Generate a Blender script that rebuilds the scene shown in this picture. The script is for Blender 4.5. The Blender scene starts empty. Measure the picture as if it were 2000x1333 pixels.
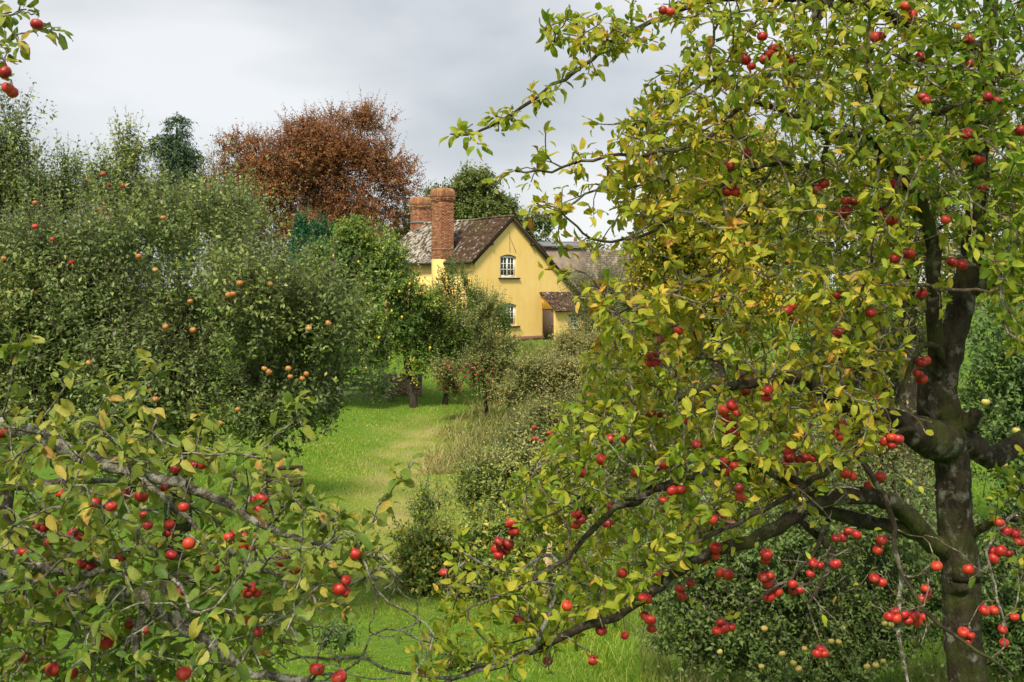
import bpy, bmesh, math, random
import numpy as np
from mathutils import Vector, Matrix

# ---------------------------------------------------------------- camera, sky, sun, exposure
scene = bpy.context.scene
COL = scene.collection
F, CX, HZ = 2100.0, 1000.0, 560.0          # focal length, centre and horizon in photo pixels
cam_d = bpy.data.cameras.new('camera')
cam = bpy.data.objects.new('camera', cam_d); COL.objects.link(cam)
cam_d.sensor_width = 36.0
cam_d.lens = 36.0 * F / 2000.0
cam_d.shift_y = -(666.5 - HZ) / 2000.0
cam_d.clip_start = 0.05; cam_d.clip_end = 3000
cam.location = (0, 0, 0); cam.rotation_euler = (math.radians(90), 0, 0)
scene.camera = cam

SUN_EL, SUN_AZ = math.radians(52), math.radians(215)     # soft sun behind the camera, to the left
world = bpy.data.worlds.new('World'); scene.world = world; world.use_nodes = True
wn, wl = world.node_tree.nodes, world.node_tree.links
wn.clear()
w_out = wn.new('ShaderNodeOutputWorld')
sky = wn.new('ShaderNodeTexSky'); sky.sky_type = 'NISHITA'; sky.sun_disc = False
sky.sun_elevation = SUN_EL; sky.sun_rotation = SUN_AZ
bg_sky = wn.new('ShaderNodeBackground'); bg_sky.inputs['Strength'].default_value = 0.10
wl.new(sky.outputs[0], bg_sky.inputs['Color'])
tc = wn.new('ShaderNodeTexCoord')
mp = wn.new('ShaderNodeMapping'); mp.inputs['Scale'].default_value = (1.0, 1.0, 2.4)
mp.inputs['Location'].default_value = (0.35, 0.2, 0.1)
wl.new(tc.outputs['Generated'], mp.inputs['Vector'])
nz = wn.new('ShaderNodeTexNoise'); nz.inputs['Scale'].default_value = 2.6
nz.inputs['Detail'].default_value = 7; nz.inputs['Roughness'].default_value = 0.46; nz.inputs['Distortion'].default_value = 0.2
wl.new(mp.outputs[0], nz.inputs['Vector'])
cr = wn.new('ShaderNodeValToRGB')
cr.color_ramp.elements[0].position = 0.36; cr.color_ramp.elements[0].color = (0.315, 0.332, 0.35, 1)
cr.color_ramp.elements[1].position = 0.64; cr.color_ramp.elements[1].color = (0.535, 0.542, 0.548, 1)
wl.new(nz.outputs['Fac'], cr.inputs['Fac'])
bg_cl = wn.new('ShaderNodeBackground'); bg_cl.inputs['Strength'].default_value = 1.0
wl.new(cr.outputs[0], bg_cl.inputs['Color'])
mx = wn.new('ShaderNodeMixShader'); mx.inputs[0].default_value = 0.90
wl.new(bg_sky.outputs[0], mx.inputs[1]); wl.new(bg_cl.outputs[0], mx.inputs[2])
wl.new(mx.outputs[0], w_out.inputs['Surface'])

sd = bpy.data.lights.new('sun', 'SUN'); sun = bpy.data.objects.new('sun', sd); COL.objects.link(sun)
sd.energy = 2.9; sd.angle = math.radians(12); sd.color = (1.0, 0.88, 0.68)
# direction towards the sun: behind the camera (-Y), left (-X)
sv = Vector((-0.30 * math.cos(SUN_EL), -0.95 * math.cos(SUN_EL), math.sin(SUN_EL))).normalized()
sun.rotation_euler = sv.to_track_quat('Z', 'Y').to_euler()
sun.location = sv * 60
sky.sun_rotation = math.atan2(sv.x, sv.y)

scene.view_settings.view_transform = 'Standard'; scene.view_settings.look = 'None'
scene.view_settings.gamma = 1.0; scene.view_settings.use_curve_mapping = False
scene.view_settings.exposure = 0.78
scene.render.engine = 'CYCLES'
scene.cycles.max_bounces = 6; scene.cycles.diffuse_bounces = 3; scene.cycles.glossy_bounces = 2
scene.cycles.transmission_bounces = 3; scene.cycles.use_denoising = True

random.seed(7)
RNG = np.random.default_rng(11)
UP = np.array([0, 0, 1.0])

def W(px, py, Y):
    return np.array([(px - CX) / F * Y, Y, (HZ - py) / F * Y])
def to_px(p):
    p = np.atleast_2d(p)
    return np.stack([CX + F * p[:, 0] / p[:, 1], HZ - F * p[:, 2] / p[:, 1]], 1)
def unit(a):
    return a / np.maximum(np.linalg.norm(a, axis=-1, keepdims=True), 1e-9)
def sstep(a, b, x):
    t = np.clip((x - a) / (b - a), 0, 1); return t * t * (3 - 2 * t)
_NK = RNG.normal(size=(10, 3)); _NP = RNG.random(10) * 6.28
def wob(p, k):
    """cheap smooth 3d noise, about -1..1"""
    q = np.atleast_2d(p) * k
    s = 0
    for i in range(10):
        s = s + np.sin(q @ (_NK[i] * (1 + 0.25 * i)) + _NP[i]) / (1 + 0.15 * i)
    return s / 3.2

# ---------------------------------------------------------------- terrain height
_GY = np.array([-12, -5, 0, 3, 6, 10, 16, 25, 35, 46, 53, 58, 80, 200, 1500.])
_GZ = np.array([-0.4, -1.2, -1.62, -2.25, -2.95, -3.75, -4.5, -4.85, -5.0, -5.0, -4.0, -3.05, -2.8, -2.4, -2.0])
def ground_z(x, y):
    x = np.asarray(x, float); y = np.asarray(y, float)
    z = np.interp(y, _GY, _GZ)
    bank = sstep(0.0, 7.0, x - 0.4) * sstep(14, 30, y) * (1 - sstep(50, 60, y)) * 1.7
    leftb = sstep(-3.5, -9.0, x) * sstep(6, 12, y) * (1 - sstep(30, 45, y)) * 0.7
    n = 0.05 * np.sin(x * 1.3 + y * .7) + 0.04 * np.sin(x * .6 - y * 1.1 + 1) + .02 * np.sin(x * 3.1 + y * 2.3)
    return z + bank + leftb + n * sstep(3, 8, np.abs(y) + 1)

# ---------------------------------------------------------------- object helpers
def tag(o, label=None, cat=None, group=None, kind=None):
    if label: o['label'] = label
    if cat: o['category'] = cat
    if group: o['group'] = group
    if kind: o['kind'] = kind
    return o
def empty(name, loc, rz=0.0):
    o = bpy.data.objects.new(name, None); COL.objects.link(o)
    o.location = loc; o.rotation_euler = (0, 0, rz); o.empty_display_size = 0.2
    return o
def mesh_np(name, V, loops, totals, mat=None, attrs=None, smooth=False):
    me = bpy.data.meshes.new(name)
    V = np.asarray(V, np.float32); loops = np.asarray(loops, np.int32).ravel(); totals = np.asarray(totals, np.int32).ravel()
    me.vertices.add(len(V)); me.vertices.foreach_set('co', V.ravel())
    me.loops.add(len(loops)); me.loops.foreach_set('vertex_index', loops)
    me.polygons.add(len(totals))
    st = np.zeros(len(totals), np.int32); st[1:] = np.cumsum(totals)[:-1]
    me.polygons.foreach_set('loop_start', st); me.polygons.foreach_set('loop_total', totals)
    if smooth: me.polygons.foreach_set('use_smooth', np.ones(len(totals), bool))
    for k, a in (attrs or {}).items():
        at = me.attributes.new(k, 'FLOAT', 'POINT'); at.data.foreach_set('value', np.asarray(a, np.float32).ravel())
    me.update(calc_edges=True)
    if mat: me.materials.append(mat)
    return me
def link(name, me, parent=None, loc=None):
    o = bpy.data.objects.new(name, me); COL.objects.link(o)
    if parent is not None: o.parent = parent
    if loc is not None: o.location = loc
    return o

class MB:
    """collects simple solids into one mesh"""
    def __init__(s): s.V = []; s.L = []; s.T = []; s.A = []; s.n = 0
    def add(s, V, F, tint=None):
        V = np.asarray(V, float)
        for f in F: s.L.extend([s.n + i for i in f]); s.T.append(len(f))
        s.V.append(V); s.n += len(V)
        s.A.append(np.full(len(V), random.random() if tint is None else tint))
    def box(s, c, d, rz=0.0, tint=None, taper=1.0, rx=0.0):
        c = np.asarray(c, float); x, y, z = np.asarray(d, float) / 2
        V = np.array([[-x, -y, -z], [x, -y, -z], [x, y, -z], [-x, y, -z], [-x * taper, -y * taper, z], [x * taper, -y * taper, z], [x * taper, y * taper, z], [-x * taper, y * taper, z]])
        if rx: 
            cx, sx = math.cos(rx), math.sin(rx); V = V @ np.array([[1, 0, 0], [0, cx, sx], [0, -sx, cx]])
        if rz:
            cz, sz = math.cos(rz), math.sin(rz); V = V @ np.array([[cz, sz, 0], [-sz, cz, 0], [0, 0, 1]])
        s.add(V + c, [(0, 3, 2, 1), (4, 5, 6, 7), (0, 1, 5, 4), (1, 2, 6, 5), (2, 3, 7, 6), (3, 0, 4, 7)], tint)
    def frame_box(s, o, ax, ay, az, tint=None):
        """box from corner o with edge vectors"""
        o, ax, ay, az = [np.asarray(q, float) for q in (o, ax, ay, az)]
        V = np.array([o, o + ax, o + ax + ay, o + ay, o + az, o + ax + az, o + ax + ay + az, o + ay + az])
        s.add(V, [(0, 3, 2, 1), (4, 5, 6, 7), (0, 1, 5, 4), (1, 2, 6, 5), (2, 3, 7, 6), (3, 0, 4, 7)], tint)
    def prism(s, poly, depth_vec, tint=None):
        poly = np.asarray(poly, float); n = len(poly); dv = np.asarray(depth_vec, float)
        V = np.vstack([poly, poly + dv])
        F = [tuple(range(n))[::-1], tuple(range(n, 2 * n))] + [(i, (i + 1) % n, n + (i + 1) % n, n + i) for i in range(n)]
        s.add(V, F, tint)
    def tube(s, P, R, k=6, tint=None):
        V, Q = tube_np(np.asarray(P, float), np.asarray(R, float), k)
        s.add(V, [tuple(q) for q in Q] + [tuple(range(k))[::-1], tuple(range(len(V) - k, len(V)))], tint)
    def build(s, name, mat, parent=None, loc=None, smooth=False, link_it=True):
        me = mesh_np(name, np.vstack(s.V), s.L, s.T, mat, {'tint': np.concatenate(s.A)}, smooth)
        return link(name, me, parent, loc) if link_it else me

def tube_np(P, R, k):
    n = len(P)
    T = np.gradient(P, axis=0) if n > 1 else np.array([[0, 0, 1.]])
    T = unit(T)
    ref = np.array([0.31, 0.87, 0.12]) if abs(T[0] @ np.array([0.31, 0.87, 0.12])) < .85 else np.array([1., 0, 0])
    A = unit(np.cross(T, ref)); B = np.cross(T, A)
    ang = np.arange(k) / k * 2 * math.pi
    V = P[:, None] + R[:, None, None] * (np.cos(ang)[None, :, None] * A[:, None] + np.sin(ang)[None, :, None] * B[:, None])
    i = np.arange(n - 1)[:, None] * k; j = np.arange(k)[None]
    Q = np.stack([i + j, i + (j + 1) % k, i + k + (j + 1) % k, i + k + j], -1).reshape(-1, 4)
    return V.reshape(-1, 3), Q

# ---------------------------------------------------------------- materials
def new_mat(name):
    m = bpy.data.materials.new(name); m.use_nodes = True
    n, l = m.node_tree.nodes, m.node_tree.links
    n.clear()
    out = n.new('ShaderNodeOutputMaterial')
    return m, n, l, out
def ramp(n, stops, interp='LINEAR'):
    r = n.new('ShaderNodeValToRGB'); r.color_ramp.interpolation = interp
    el = r.color_ramp.elements
    while len(el) > 1: el.remove(el[-1])
    el[0].position = stops[0][0]; el[0].color = (*stops[0][1], 1)
    for p, c in stops[1:]:
        e = el.new(p); e.color = (*c, 1)
    return r
def obj_noise(n, l, scale, detail=4, rough=.55, dist=0.0, stretch=None, coord='Object'):
    t = n.new('ShaderNodeTexCoord'); z = n.new('ShaderNodeTexNoise')
    z.inputs['Scale'].default_value = scale; z.inputs['Detail'].default_value = detail
    z.inputs['Roughness'].default_value = rough; z.inputs['Distortion'].default_value = dist
    if stretch:
        m = n.new('ShaderNodeMapping'); m.inputs['Scale'].default_value = stretch
        l.new(t.outputs[coord], m.inputs[0]); l.new(m.outputs[0], z.inputs['Vector'])
    else: l.new(t.outputs[coord], z.inputs['Vector'])
    return z
def mixc(n, l, fac, a, b, mode='MIX'):
    m = n.new('ShaderNodeMix'); m.data_type = 'RGBA'; m.blend_type = mode
    for s, v in ((m.inputs[0], fac), (m.inputs[6], a), (m.inputs[7], b)):
        if isinstance(v, bpy.types.NodeSocket): l.new(v, s)
        elif isinstance(v, (int, float)): s.default_value = v
        else: s.default_value = (*v, 1)
    return m.outputs[2]
def principled(n, l, out, col, rough=.7, spec=.3, bump=None, bump_s=.3, bump_d=.01):
    p = n.new('ShaderNodeBsdfPrincipled')
    if isinstance(col, bpy.types.NodeSocket): l.new(col, p.inputs['Base Color'])
    else: p.inputs['Base Color'].default_value = (*col, 1)
    p.inputs['Roughness'].default_value = rough; p.inputs['Specular IOR Level'].default_value = spec
    if bump is not None:
        b = n.new('ShaderNodeBump'); b.inputs['Strength'].default_value = bump_s; b.inputs['Distance'].default_value = bump_d
        l.new(bump, b.inputs['Height']); l.new(b.outputs[0], p.inputs['Normal'])
    l.new(p.outputs[0], out.inputs['Surface'])
    return p
def leaf_mat(name, stops, under=(.28, .33, .2), under_f=.35, trans=.3, rough=.45, spec=.35, blotch=0.0, nscale=9):
    m, n, l, out = new_mat(name)
    at = n.new('ShaderNodeAttribute'); at.attribute_name = 'tint'
    r = ramp(n, stops)
    if blotch:
        zi = obj_noise(n, l, 34, 3, .6)
        ma = n.new('ShaderNodeMath'); ma.operation = 'MULTIPLY_ADD'; ma.inputs[1].default_value = .55; ma.inputs[2].default_value = -.27
        l.new(zi.outputs['Fac'], ma.inputs[0])
        mb_ = n.new('ShaderNodeMath'); mb_.operation = 'ADD'; l.new(ma.outputs[0], mb_.inputs[0]); l.new(at.outputs['Fac'], mb_.inputs[1])
        l.new(mb_.outputs[0], r.inputs['Fac'])
    else: l.new(at.outputs['Fac'], r.inputs['Fac'])
    c = r.outputs[0]
    z = obj_noise(n, l, nscale, 3)
    vr = ramp(n, [(.3, (.72, .72, .72)), (.7, (1.2, 1.2, 1.2))]); l.new(z.outputs['Fac'], vr.inputs['Fac'])
    c = mixc(n, l, .8, c, vr.outputs[0], 'MULTIPLY')
    if blotch:
        z2 = obj_noise(n, l, 55, 2)
        br = ramp(n, [(.64, (0, 0, 0)), (.72, (1, 1, 1))]); l.new(z2.outputs['Fac'], br.inputs['Fac'])
        mm = n.new('ShaderNodeMath'); mm.operation = 'MULTIPLY'; mm.inputs[1].default_value = blotch
        l.new(br.outputs[0], mm.inputs[0])
        c = mixc(n, l, mm.outputs[0], c, (.16, .09, .03))
    g = n.new('ShaderNodeNewGeometry')
    mu = n.new('ShaderNodeMath'); mu.operation = 'MULTIPLY'; mu.inputs[1].default_value = under_f
    l.new(g.outputs['Backfacing'], mu.inputs[0])
    c2 = mixc(n, l, mu.outputs[0], c, under)
    p = principled(n, l, out, c2, rough, spec)
    t = n.new('ShaderNodeBsdfTranslucent')
    tcx = mixc(n, l, 1.0, c, (1.25, 1.2, .55), 'MULTIPLY'); l.new(tcx, t.inputs['Color'])
    ms = n.new('ShaderNodeMixShader'); ms.inputs[0].default_value = trans
    l.new(p.outputs[0], ms.inputs[1]); l.new(t.outputs[0], ms.inputs[2]); l.new(ms.outputs[0], out.inputs['Surface'])
    return m
def bark_mat(name, dark=(.045, .035, .026), mid=(.11, .085, .06), lich=(.36, .37, .31), lo=.56, hi=.66, scale=14, moss=0.0):
    m, n, l, out = new_mat(name)
    z = obj_noise(n, l, scale * 2.2, 6, .65, stretch=(1, 1, .35))
    r = ramp(n, [(.35, dark), (.65, mid)]); l.new(z.outputs['Fac'], r.inputs['Fac'])
    z2 = obj_noise(n, l, scale, 6, .68)
    r2 = ramp(n, [(lo, (0, 0, 0)), (hi, (1, 1, 1))]); l.new(z2.outputs['Fac'], r2.inputs['Fac'])
    c = mixc(n, l, r2.outputs[0], r.outputs[0], lich)
    if moss:
        z3 = obj_noise(n, l, scale * .35, 5, .6)
        r3 = ramp(n, [(.5, (0, 0, 0)), (.62, (moss, moss, moss))]); l.new(z3.outputs['Fac'], r3.inputs['Fac'])
        c = mixc(n, l, r3.outputs[0], c, (.07, .085, .02))
    principled(n, l, out, c, .9, .15, z.outputs['Fac'], 1.0, .035)
    return m
def plain_mat(name, col, rough=.7, spec=.3, var=.15, scale=6, bump=.15, tint=0.0, stretch=None):
    m, n, l, out = new_mat(name)
    z = obj_noise(n, l, scale, 5, .6, stretch=stretch)
    lo = tuple(v * (1 - var) for v in col); hi = tuple(min(1, v * (1 + var)) for v in col)
    r = ramp(n, [(.3, lo), (.7, hi)]); l.new(z.outputs['Fac'], r.inputs['Fac'])
    c = r.outputs[0]
    if tint:
        at = n.new('ShaderNodeAttribute'); at.attribute_name = 'tint'
        tr = ramp(n, [(0, (1 - tint,) * 3), (1, (1 + tint,) * 3)]); l.new(at.outputs['Fac'], tr.inputs['Fac'])
        c = mixc(n, l, 1.0, c, tr.outputs[0], 'MULTIPLY')
    principled(n, l, out, c, rough, spec, z.outputs['Fac'], bump, .01)
    return m

FG_STOPS = [(0, (.06, .14, .015)), (.3, (.14, .245, .022)), (.55, (.31, .365, .03)), (.74, (.48, .45, .05)), (.86, (.66, .50, .07)), (.95, (.55, .27, .05)), (1, (.25, .11, .03))]
M = {}
M['leaf_right'] = leaf_mat('right_apple_leaf', FG_STOPS, under=(.30, .35, .07), blotch=.35, spec=.2, rough=.5, trans=.38)
M['leaf_left'] = leaf_mat('left_apple_leaf', [(0, (0.048, 0.107, 0.019)), (0.3, (0.102, 0.189, 0.034)), (0.55, (0.204, 0.271, 0.043)), (0.76, (0.348, 0.365, 0.072)), (0.88, (0.54, 0.454, 0.096)), (1, (0.36, 0.189, 0.058))], under=(.36, .41, .14), under_f=.4, blotch=.4, spec=.2, rough=.5, trans=.36)
M['leaf_grey'] = leaf_mat('grey_apple_leaf', [(0, (.06, .105, .03)), (.4, (.14, .21, .056)), (.7, (.25, .325, .085)), (1, (.46, .46, .14))], under=(.36, .42, .20), under_f=.6, trans=.25) if True else leaf_mat('grey_apple_leaf', [(0, (0.062, 0.114, 0.032)), (0.4, (0.127, 0.199, 0.061)), (0.7, (0.226, 0.304, 0.089)), (1, (0.451, 0.475, 0.129))], under=(.27, .33, .22), under_f=.65, trans=.22)
M['leaf_pear'] = leaf_mat('bright_green_leaf', [(0, (.04, .10, .018)), (.5, (.10, .20, .032)), (.85, (.21, .30, .05)), (1, (.5, .48, .07))], trans=.28) if True else leaf_mat('bright_green_leaf', [(0, (0.032, 0.112, 0.016)), (0.5, (0.088, 0.24, 0.029)), (0.85, (0.16, 0.352, 0.048)), (1, (0.64, 0.608, 0.064))], trans=.28)
M['leaf_dark'] = leaf_mat('dark_green_leaf', [(0, (0.039, 0.088, 0.021)), (0.5, (0.077, 0.158, 0.035)), (1, (0.173, 0.263, 0.056))], trans=.22)
M['leaf_olive'] = leaf_mat('olive_leaf', [(0, (0.078, 0.116, 0.031)), (0.5, (0.171, 0.217, 0.054)), (0.8, (0.295, 0.31, 0.093)), (1, (0.465, 0.388, 0.155))], trans=.25)
M['leaf_maple'] = leaf_mat('yellow_maple_leaf', [(0, (0.075, 0.138, 0.013)), (0.35, (0.2, 0.25, 0.019)), (0.65, (0.45, 0.388, 0.025)), (1, (0.75, 0.525, 0.037))], trans=.3)
M['leaf_copper'] = leaf_mat('copper_beech_leaf', [(0, (.11, .05, .025)), (.4, (.25, .10, .04)), (.7, (.40, .155, .055)), (.88, (.32, .19, .06)), (1, (.20, .19, .05))], under=(.32, .19, .11), trans=.28) if True else leaf_mat('copper_beech_leaf', [(0, (0.102, 0.045, 0.02)), (0.45, (0.246, 0.088, 0.029)), (0.8, (0.435, 0.16, 0.043)), (1, (0.348, 0.255, 0.072))], under=(.3, .14, .07), trans=.25)
M['leaf_far'] = leaf_mat('far_oak_leaf', [(0, (.06, .10, .022)), (.5, (.135, .185, .04)), (1, (.24, .27, .07))], trans=.2)
M['leaf_conifer'] = leaf_mat('conifer_frond', [(0, (.025, .065, .028)), (.6, (.055, .12, .045)), (1, (.11, .18, .06))], trans=.1, under_f=.1)
M['leaf_thuja'] = leaf_mat('thuja_frond', [(0, (0.012, 0.078, 0.03)), (0.6, (0.026, 0.156, 0.066)), (1, (0.06, 0.216, 0.096))], trans=.1, under_f=.1)
M['grass'] = leaf_mat('grass_blade', [(0, (.09, .21, .012)), (.45, (.20, .36, .026)), (.75, (.38, .45, .06)), (1, (.50, .46, .15))], under_f=0, trans=.3, rough=.5, nscale=.5)
M['straw'] = leaf_mat('dry_grass_blade', [(0, (.12, .17, .03)), (.5, (.30, .28, .10)), (1, (.50, .42, .20))], under_f=0, trans=.25)
M['bark'] = bark_mat('apple_bark', dark=(.022, .018, .013), mid=(.075, .06, .043), lich=(.26, .26, .21), lo=.54, hi=.68, scale=11, moss=.7)
M['bark_lichen'] = bark_mat('lichened_bark', dark=(.09, .075, .055), mid=(.22, .19, .15), lich=(.45, .45, .38), lo=.46, hi=.56, scale=30)
M['twig'] = bark_mat('twig_bark', dark=(.10, .075, .05), mid=(.25, .20, .14), lich=(.46, .45, .37), lo=.50, hi=.60, scale=26)
M['bark_far'] = bark_mat('far_bark', dark=(.03, .024, .02), mid=(.08, .065, .05), lo=.62, hi=.8, scale=5)

# ---------------------------------------------------------------- leaf templates (along, across, up)
T_HI = np.array([[0, 0, 0],
    [.20, -.40, .05], [.22, 0, -.02], [.20, .40, .05],
    [.52, -.50, .03], [.53, 0, -.06], [.52, .50, .03],
    [.81, -.33, -.09], [.81, 0, -.15], [.81, .33, -.09],
    [1.0, 0, -.30]])
F_HI = [(0, 1, 2), (0, 2, 3), (1, 4, 5, 2), (2, 5, 6, 3), (4, 7, 8, 5), (5, 8, 9, 6), (7, 10, 8), (8, 10, 9)]
T_MID = np.array([[0, 0, 0], [.45, -.5, .06], [.5, 0, -.04], [.45, .5, .06], [1, 0, -.14]])
F_MID = [(0, 1, 2), (0, 2, 3), (1, 4, 2), (2, 4, 3)]
T_LO = np.array([[0, 0, 0], [.5, -.5, .08], [1, 0, -.06], [.5, .5, .08]])
F_LO = [(0, 1, 2), (0, 2, 3)]
TEMPL = {'hi': (T_HI, F_HI), 'mid': (T_MID, F_MID), 'lo': (T_LO, F_LO)}

def leaves_mesh(name, kind, pos, d, nrm, L, Wd, tint, mat, smooth=False):
    T, Fc = TEMPL[kind]
    d = unit(d); s = unit(np.cross(nrm, d)); n2 = np.cross(d, s)
    N, k = len(pos), len(T)
    curl = 0.2 + 1.6 * RNG.random(N)
    V = (pos[:, None] + T[None, :, 0, None] * (L[:, None, None] * d[:, None])
         + T[None, :, 1, None] * (Wd[:, None, None] * s[:, None])
         + T[None, :, 2, None] * ((L * curl)[:, None, None] * n2[:, None]))
    if k > 5: V = V + RNG.normal(size=V.shape) * (L * .035)[:, None, None]
    fl = np.array([i for f in Fc for i in f]); ft = np.array([len(f) for f in Fc])
    loops = (np.arange(N)[:, None] * k + fl[None]).ravel()
    return mesh_np(name, V.reshape(-1, 3), loops, np.tile(ft, N), mat, {'tint': np.repeat(tint, k)}, smooth)

# ---------------------------------------------------------------- branching
def smooth_poly(P, step):
    P = np.asarray(P, float)
    if len(P) > 2:
        Q = [P[0]]
        for i in range(len(P) - 1):
            p0, p1, p2, p3 = P[max(i - 1, 0)], P[i], P[i + 1], P[min(i + 2, len(P) - 1)]
            for t in (.25, .5, .75, 1.):
                Q.append(.5 * ((2 * p1) + (-p0 + p2) * t + (2 * p0 - 5 * p1 + 4 * p2 - p3) * t * t + (-p0 + 3 * p1 - 3 * p2 + p3) * t ** 3))
        P = np.array(Q)
    s = np.concatenate([[0], np.cumsum(np.linalg.norm(np.diff(P[:, :3], axis=0), axis=1))])
    n = max(2, int(s[-1] / step) + 1)
    u = np.linspace(0, s[-1], n)
    return np.stack([np.interp(u, s, P[:, i]) for i in range(P.shape[1])], 1)

class Skeleton:
    def __init__(s, rng, cap=60000):
        s.rng = rng; s.P = np.zeros((cap, 3)); s.D = np.zeros((cap, 3)); s.par = np.full(cap, -1, int)
        s.R = np.zeros(cap); s.limb = np.full(cap, -1, int); s.n = 0; s.nl = 0; s.bar = np.ones(cap, bool)
    def _add(s, pts, parent, rad=None, limb=-1, open_=True):
        first = s.n
        for i, p in enumerate(pts):
            k = s.n
            s.P[k] = p; s.par[k] = parent
            q = s.P[parent] if parent >= 0 else p - UP * .01
            s.D[k] = unit(p - q)
            s.R[k] = rad[i] if rad is not None else 0
            s.limb[k] = limb; s.bar[k] = open_
            parent = k; s.n += 1
        return first, s.n - 1
    def add_limb(s, P, R, step=.06, attach=True, wig=.006, open_=True):
        """P polyline (world), R radius at each point"""
        Q = smooth_poly(np.column_stack([P, R]), step)
        pts, rad = Q[:, :3].copy(), Q[:, 3]
        if wig: pts[1:] += s.rng.normal(size=(len(pts) - 1, 3)) * wig
        par = -1
        if attach and s.n:
            j = int(np.argmin(np.linalg.norm(s.P[:s.n] - pts[0], axis=1)))
            par = j; gap = np.linalg.norm(s.P[j] - pts[0])
            if gap > step * 1.5:
                m = max(1, int(gap / step)); t = np.linspace(0, 1, m + 2)[1:-1, None]
                br = s.P[j] + (pts[0] - s.P[j]) * t
                pts = np.vstack([br, pts]); rad = np.concatenate([np.full(len(br), rad[0]), rad])
        s._add(pts, par, rad, s.nl, open_); s.nl += 1
        return s.nl - 1
    def grow(s, targets, step=.05, jit=.004, anglew=.4, sag=0.0):
        targets = np.asarray(targets, float)
        if not len(targets): return []
        base = s.P[:s.n][s.bar[:s.n]]
        dmin = np.array([np.min(np.sum((base - t) ** 2, axis=1)) for t in targets])
        tips = np.zeros(len(targets), int)
        for i in np.argsort(dmin):
            t = targets[i]
            v = t - s.P[:s.n]; dist = np.linalg.norm(v, axis=1) + 1e-6
            cos = np.sum(v * s.D[:s.n], axis=1) / dist
            cost = dist * (1 + anglew - anglew * cos) + np.where(s.bar[:s.n], 0, 50)
            j = int(np.argmin(cost)); d = dist[j]
            p0 = s.P[j]; dirv = unit(s.D[j] * .55 + v[j] / d * .6)
            c = p0 + dirv * d * .45 + UP * sag * d
            m = max(2, int(d / step)); u = np.linspace(0, 1, m + 1)[1:, None]
            path = (1 - u) ** 2 * p0 + 2 * u * (1 - u) * c + u * u * t
            path[:-1] += s.rng.normal(size=(m, 3))[:-1] * jit
            _, e = s._add(path, j)
            tips[i] = e
        return tips
    def radii(s, tip, power=.42, cap=None):
        n = s.n; cnt = np.zeros(n); kids = np.zeros(n, int)
        np.add.at(kids, s.par[:n][s.par[:n] >= 0], 1)
        cnt[kids == 0] = 1
        for k in range(n - 1, 0, -1):
            p = s.par[k]
            if p >= 0: cnt[p] += cnt[k]
        r = tip * cnt ** power
        if cap: r = np.minimum(r, cap)
        s.rad = np.where(s.limb[:n] >= 0, s.R[:n], r)
        s.cnt = cnt
    def chains(s):
        """list of (limb id, node index list) from thick to thin"""
        n = s.n; kids = [[] for _ in range(n)]; starts = []
        for k in range(n):
            p = s.par[k]
            if p < 0: starts.append(k)
            else: kids[p].append(k)
        out = []; st = [(k, None) for k in starts]
        while st:
            k, pre = st.pop()
            ch = [] if pre is None else [pre]
            lid = s.limb[k]
            while True:
                ch.append(k)
                if not kids[k]: break
                same = [q for q in kids[k] if s.limb[q] == lid]
                if not same:
                    st.extend((q, k) for q in kids[k]); break
                nx = max(same, key=lambda q: s.cnt[q])
                st.extend((q, k) for q in kids[k] if q != nx)
                k = nx
            if len(ch) > 1: out.append((lid, ch))
        return out

def chain_tubes(sk, chains, base, kfun):
    Vs, Ls, n = [], [], 0
    for lid, ch in chains:
        R = sk.rad[ch].copy()
        if len(ch) > 1: R[0] = min(R[0], R[1] * 1.25)
        Pc = sk.P[ch] - base
        if lid >= 0:      # close the end of a limb with a rounded stump
            e = unit(Pc[-1] - Pc[-2]); r_ = R[-1]
            Pc = np.vstack([Pc, Pc[-1] + e * r_ * .35, Pc[-1] + e * r_ * .5]); R = np.concatenate([R, [r_ * .75, r_ * .02]])
        V, Q = tube_np(Pc, R, kfun(R.max()))
        Vs.append(V); Ls.append(Q + n); n += len(V)
    V = np.vstack(Vs); Q = np.vstack(Ls)
    return V, Q.ravel(), np.full(len(Q), 4)

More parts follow.
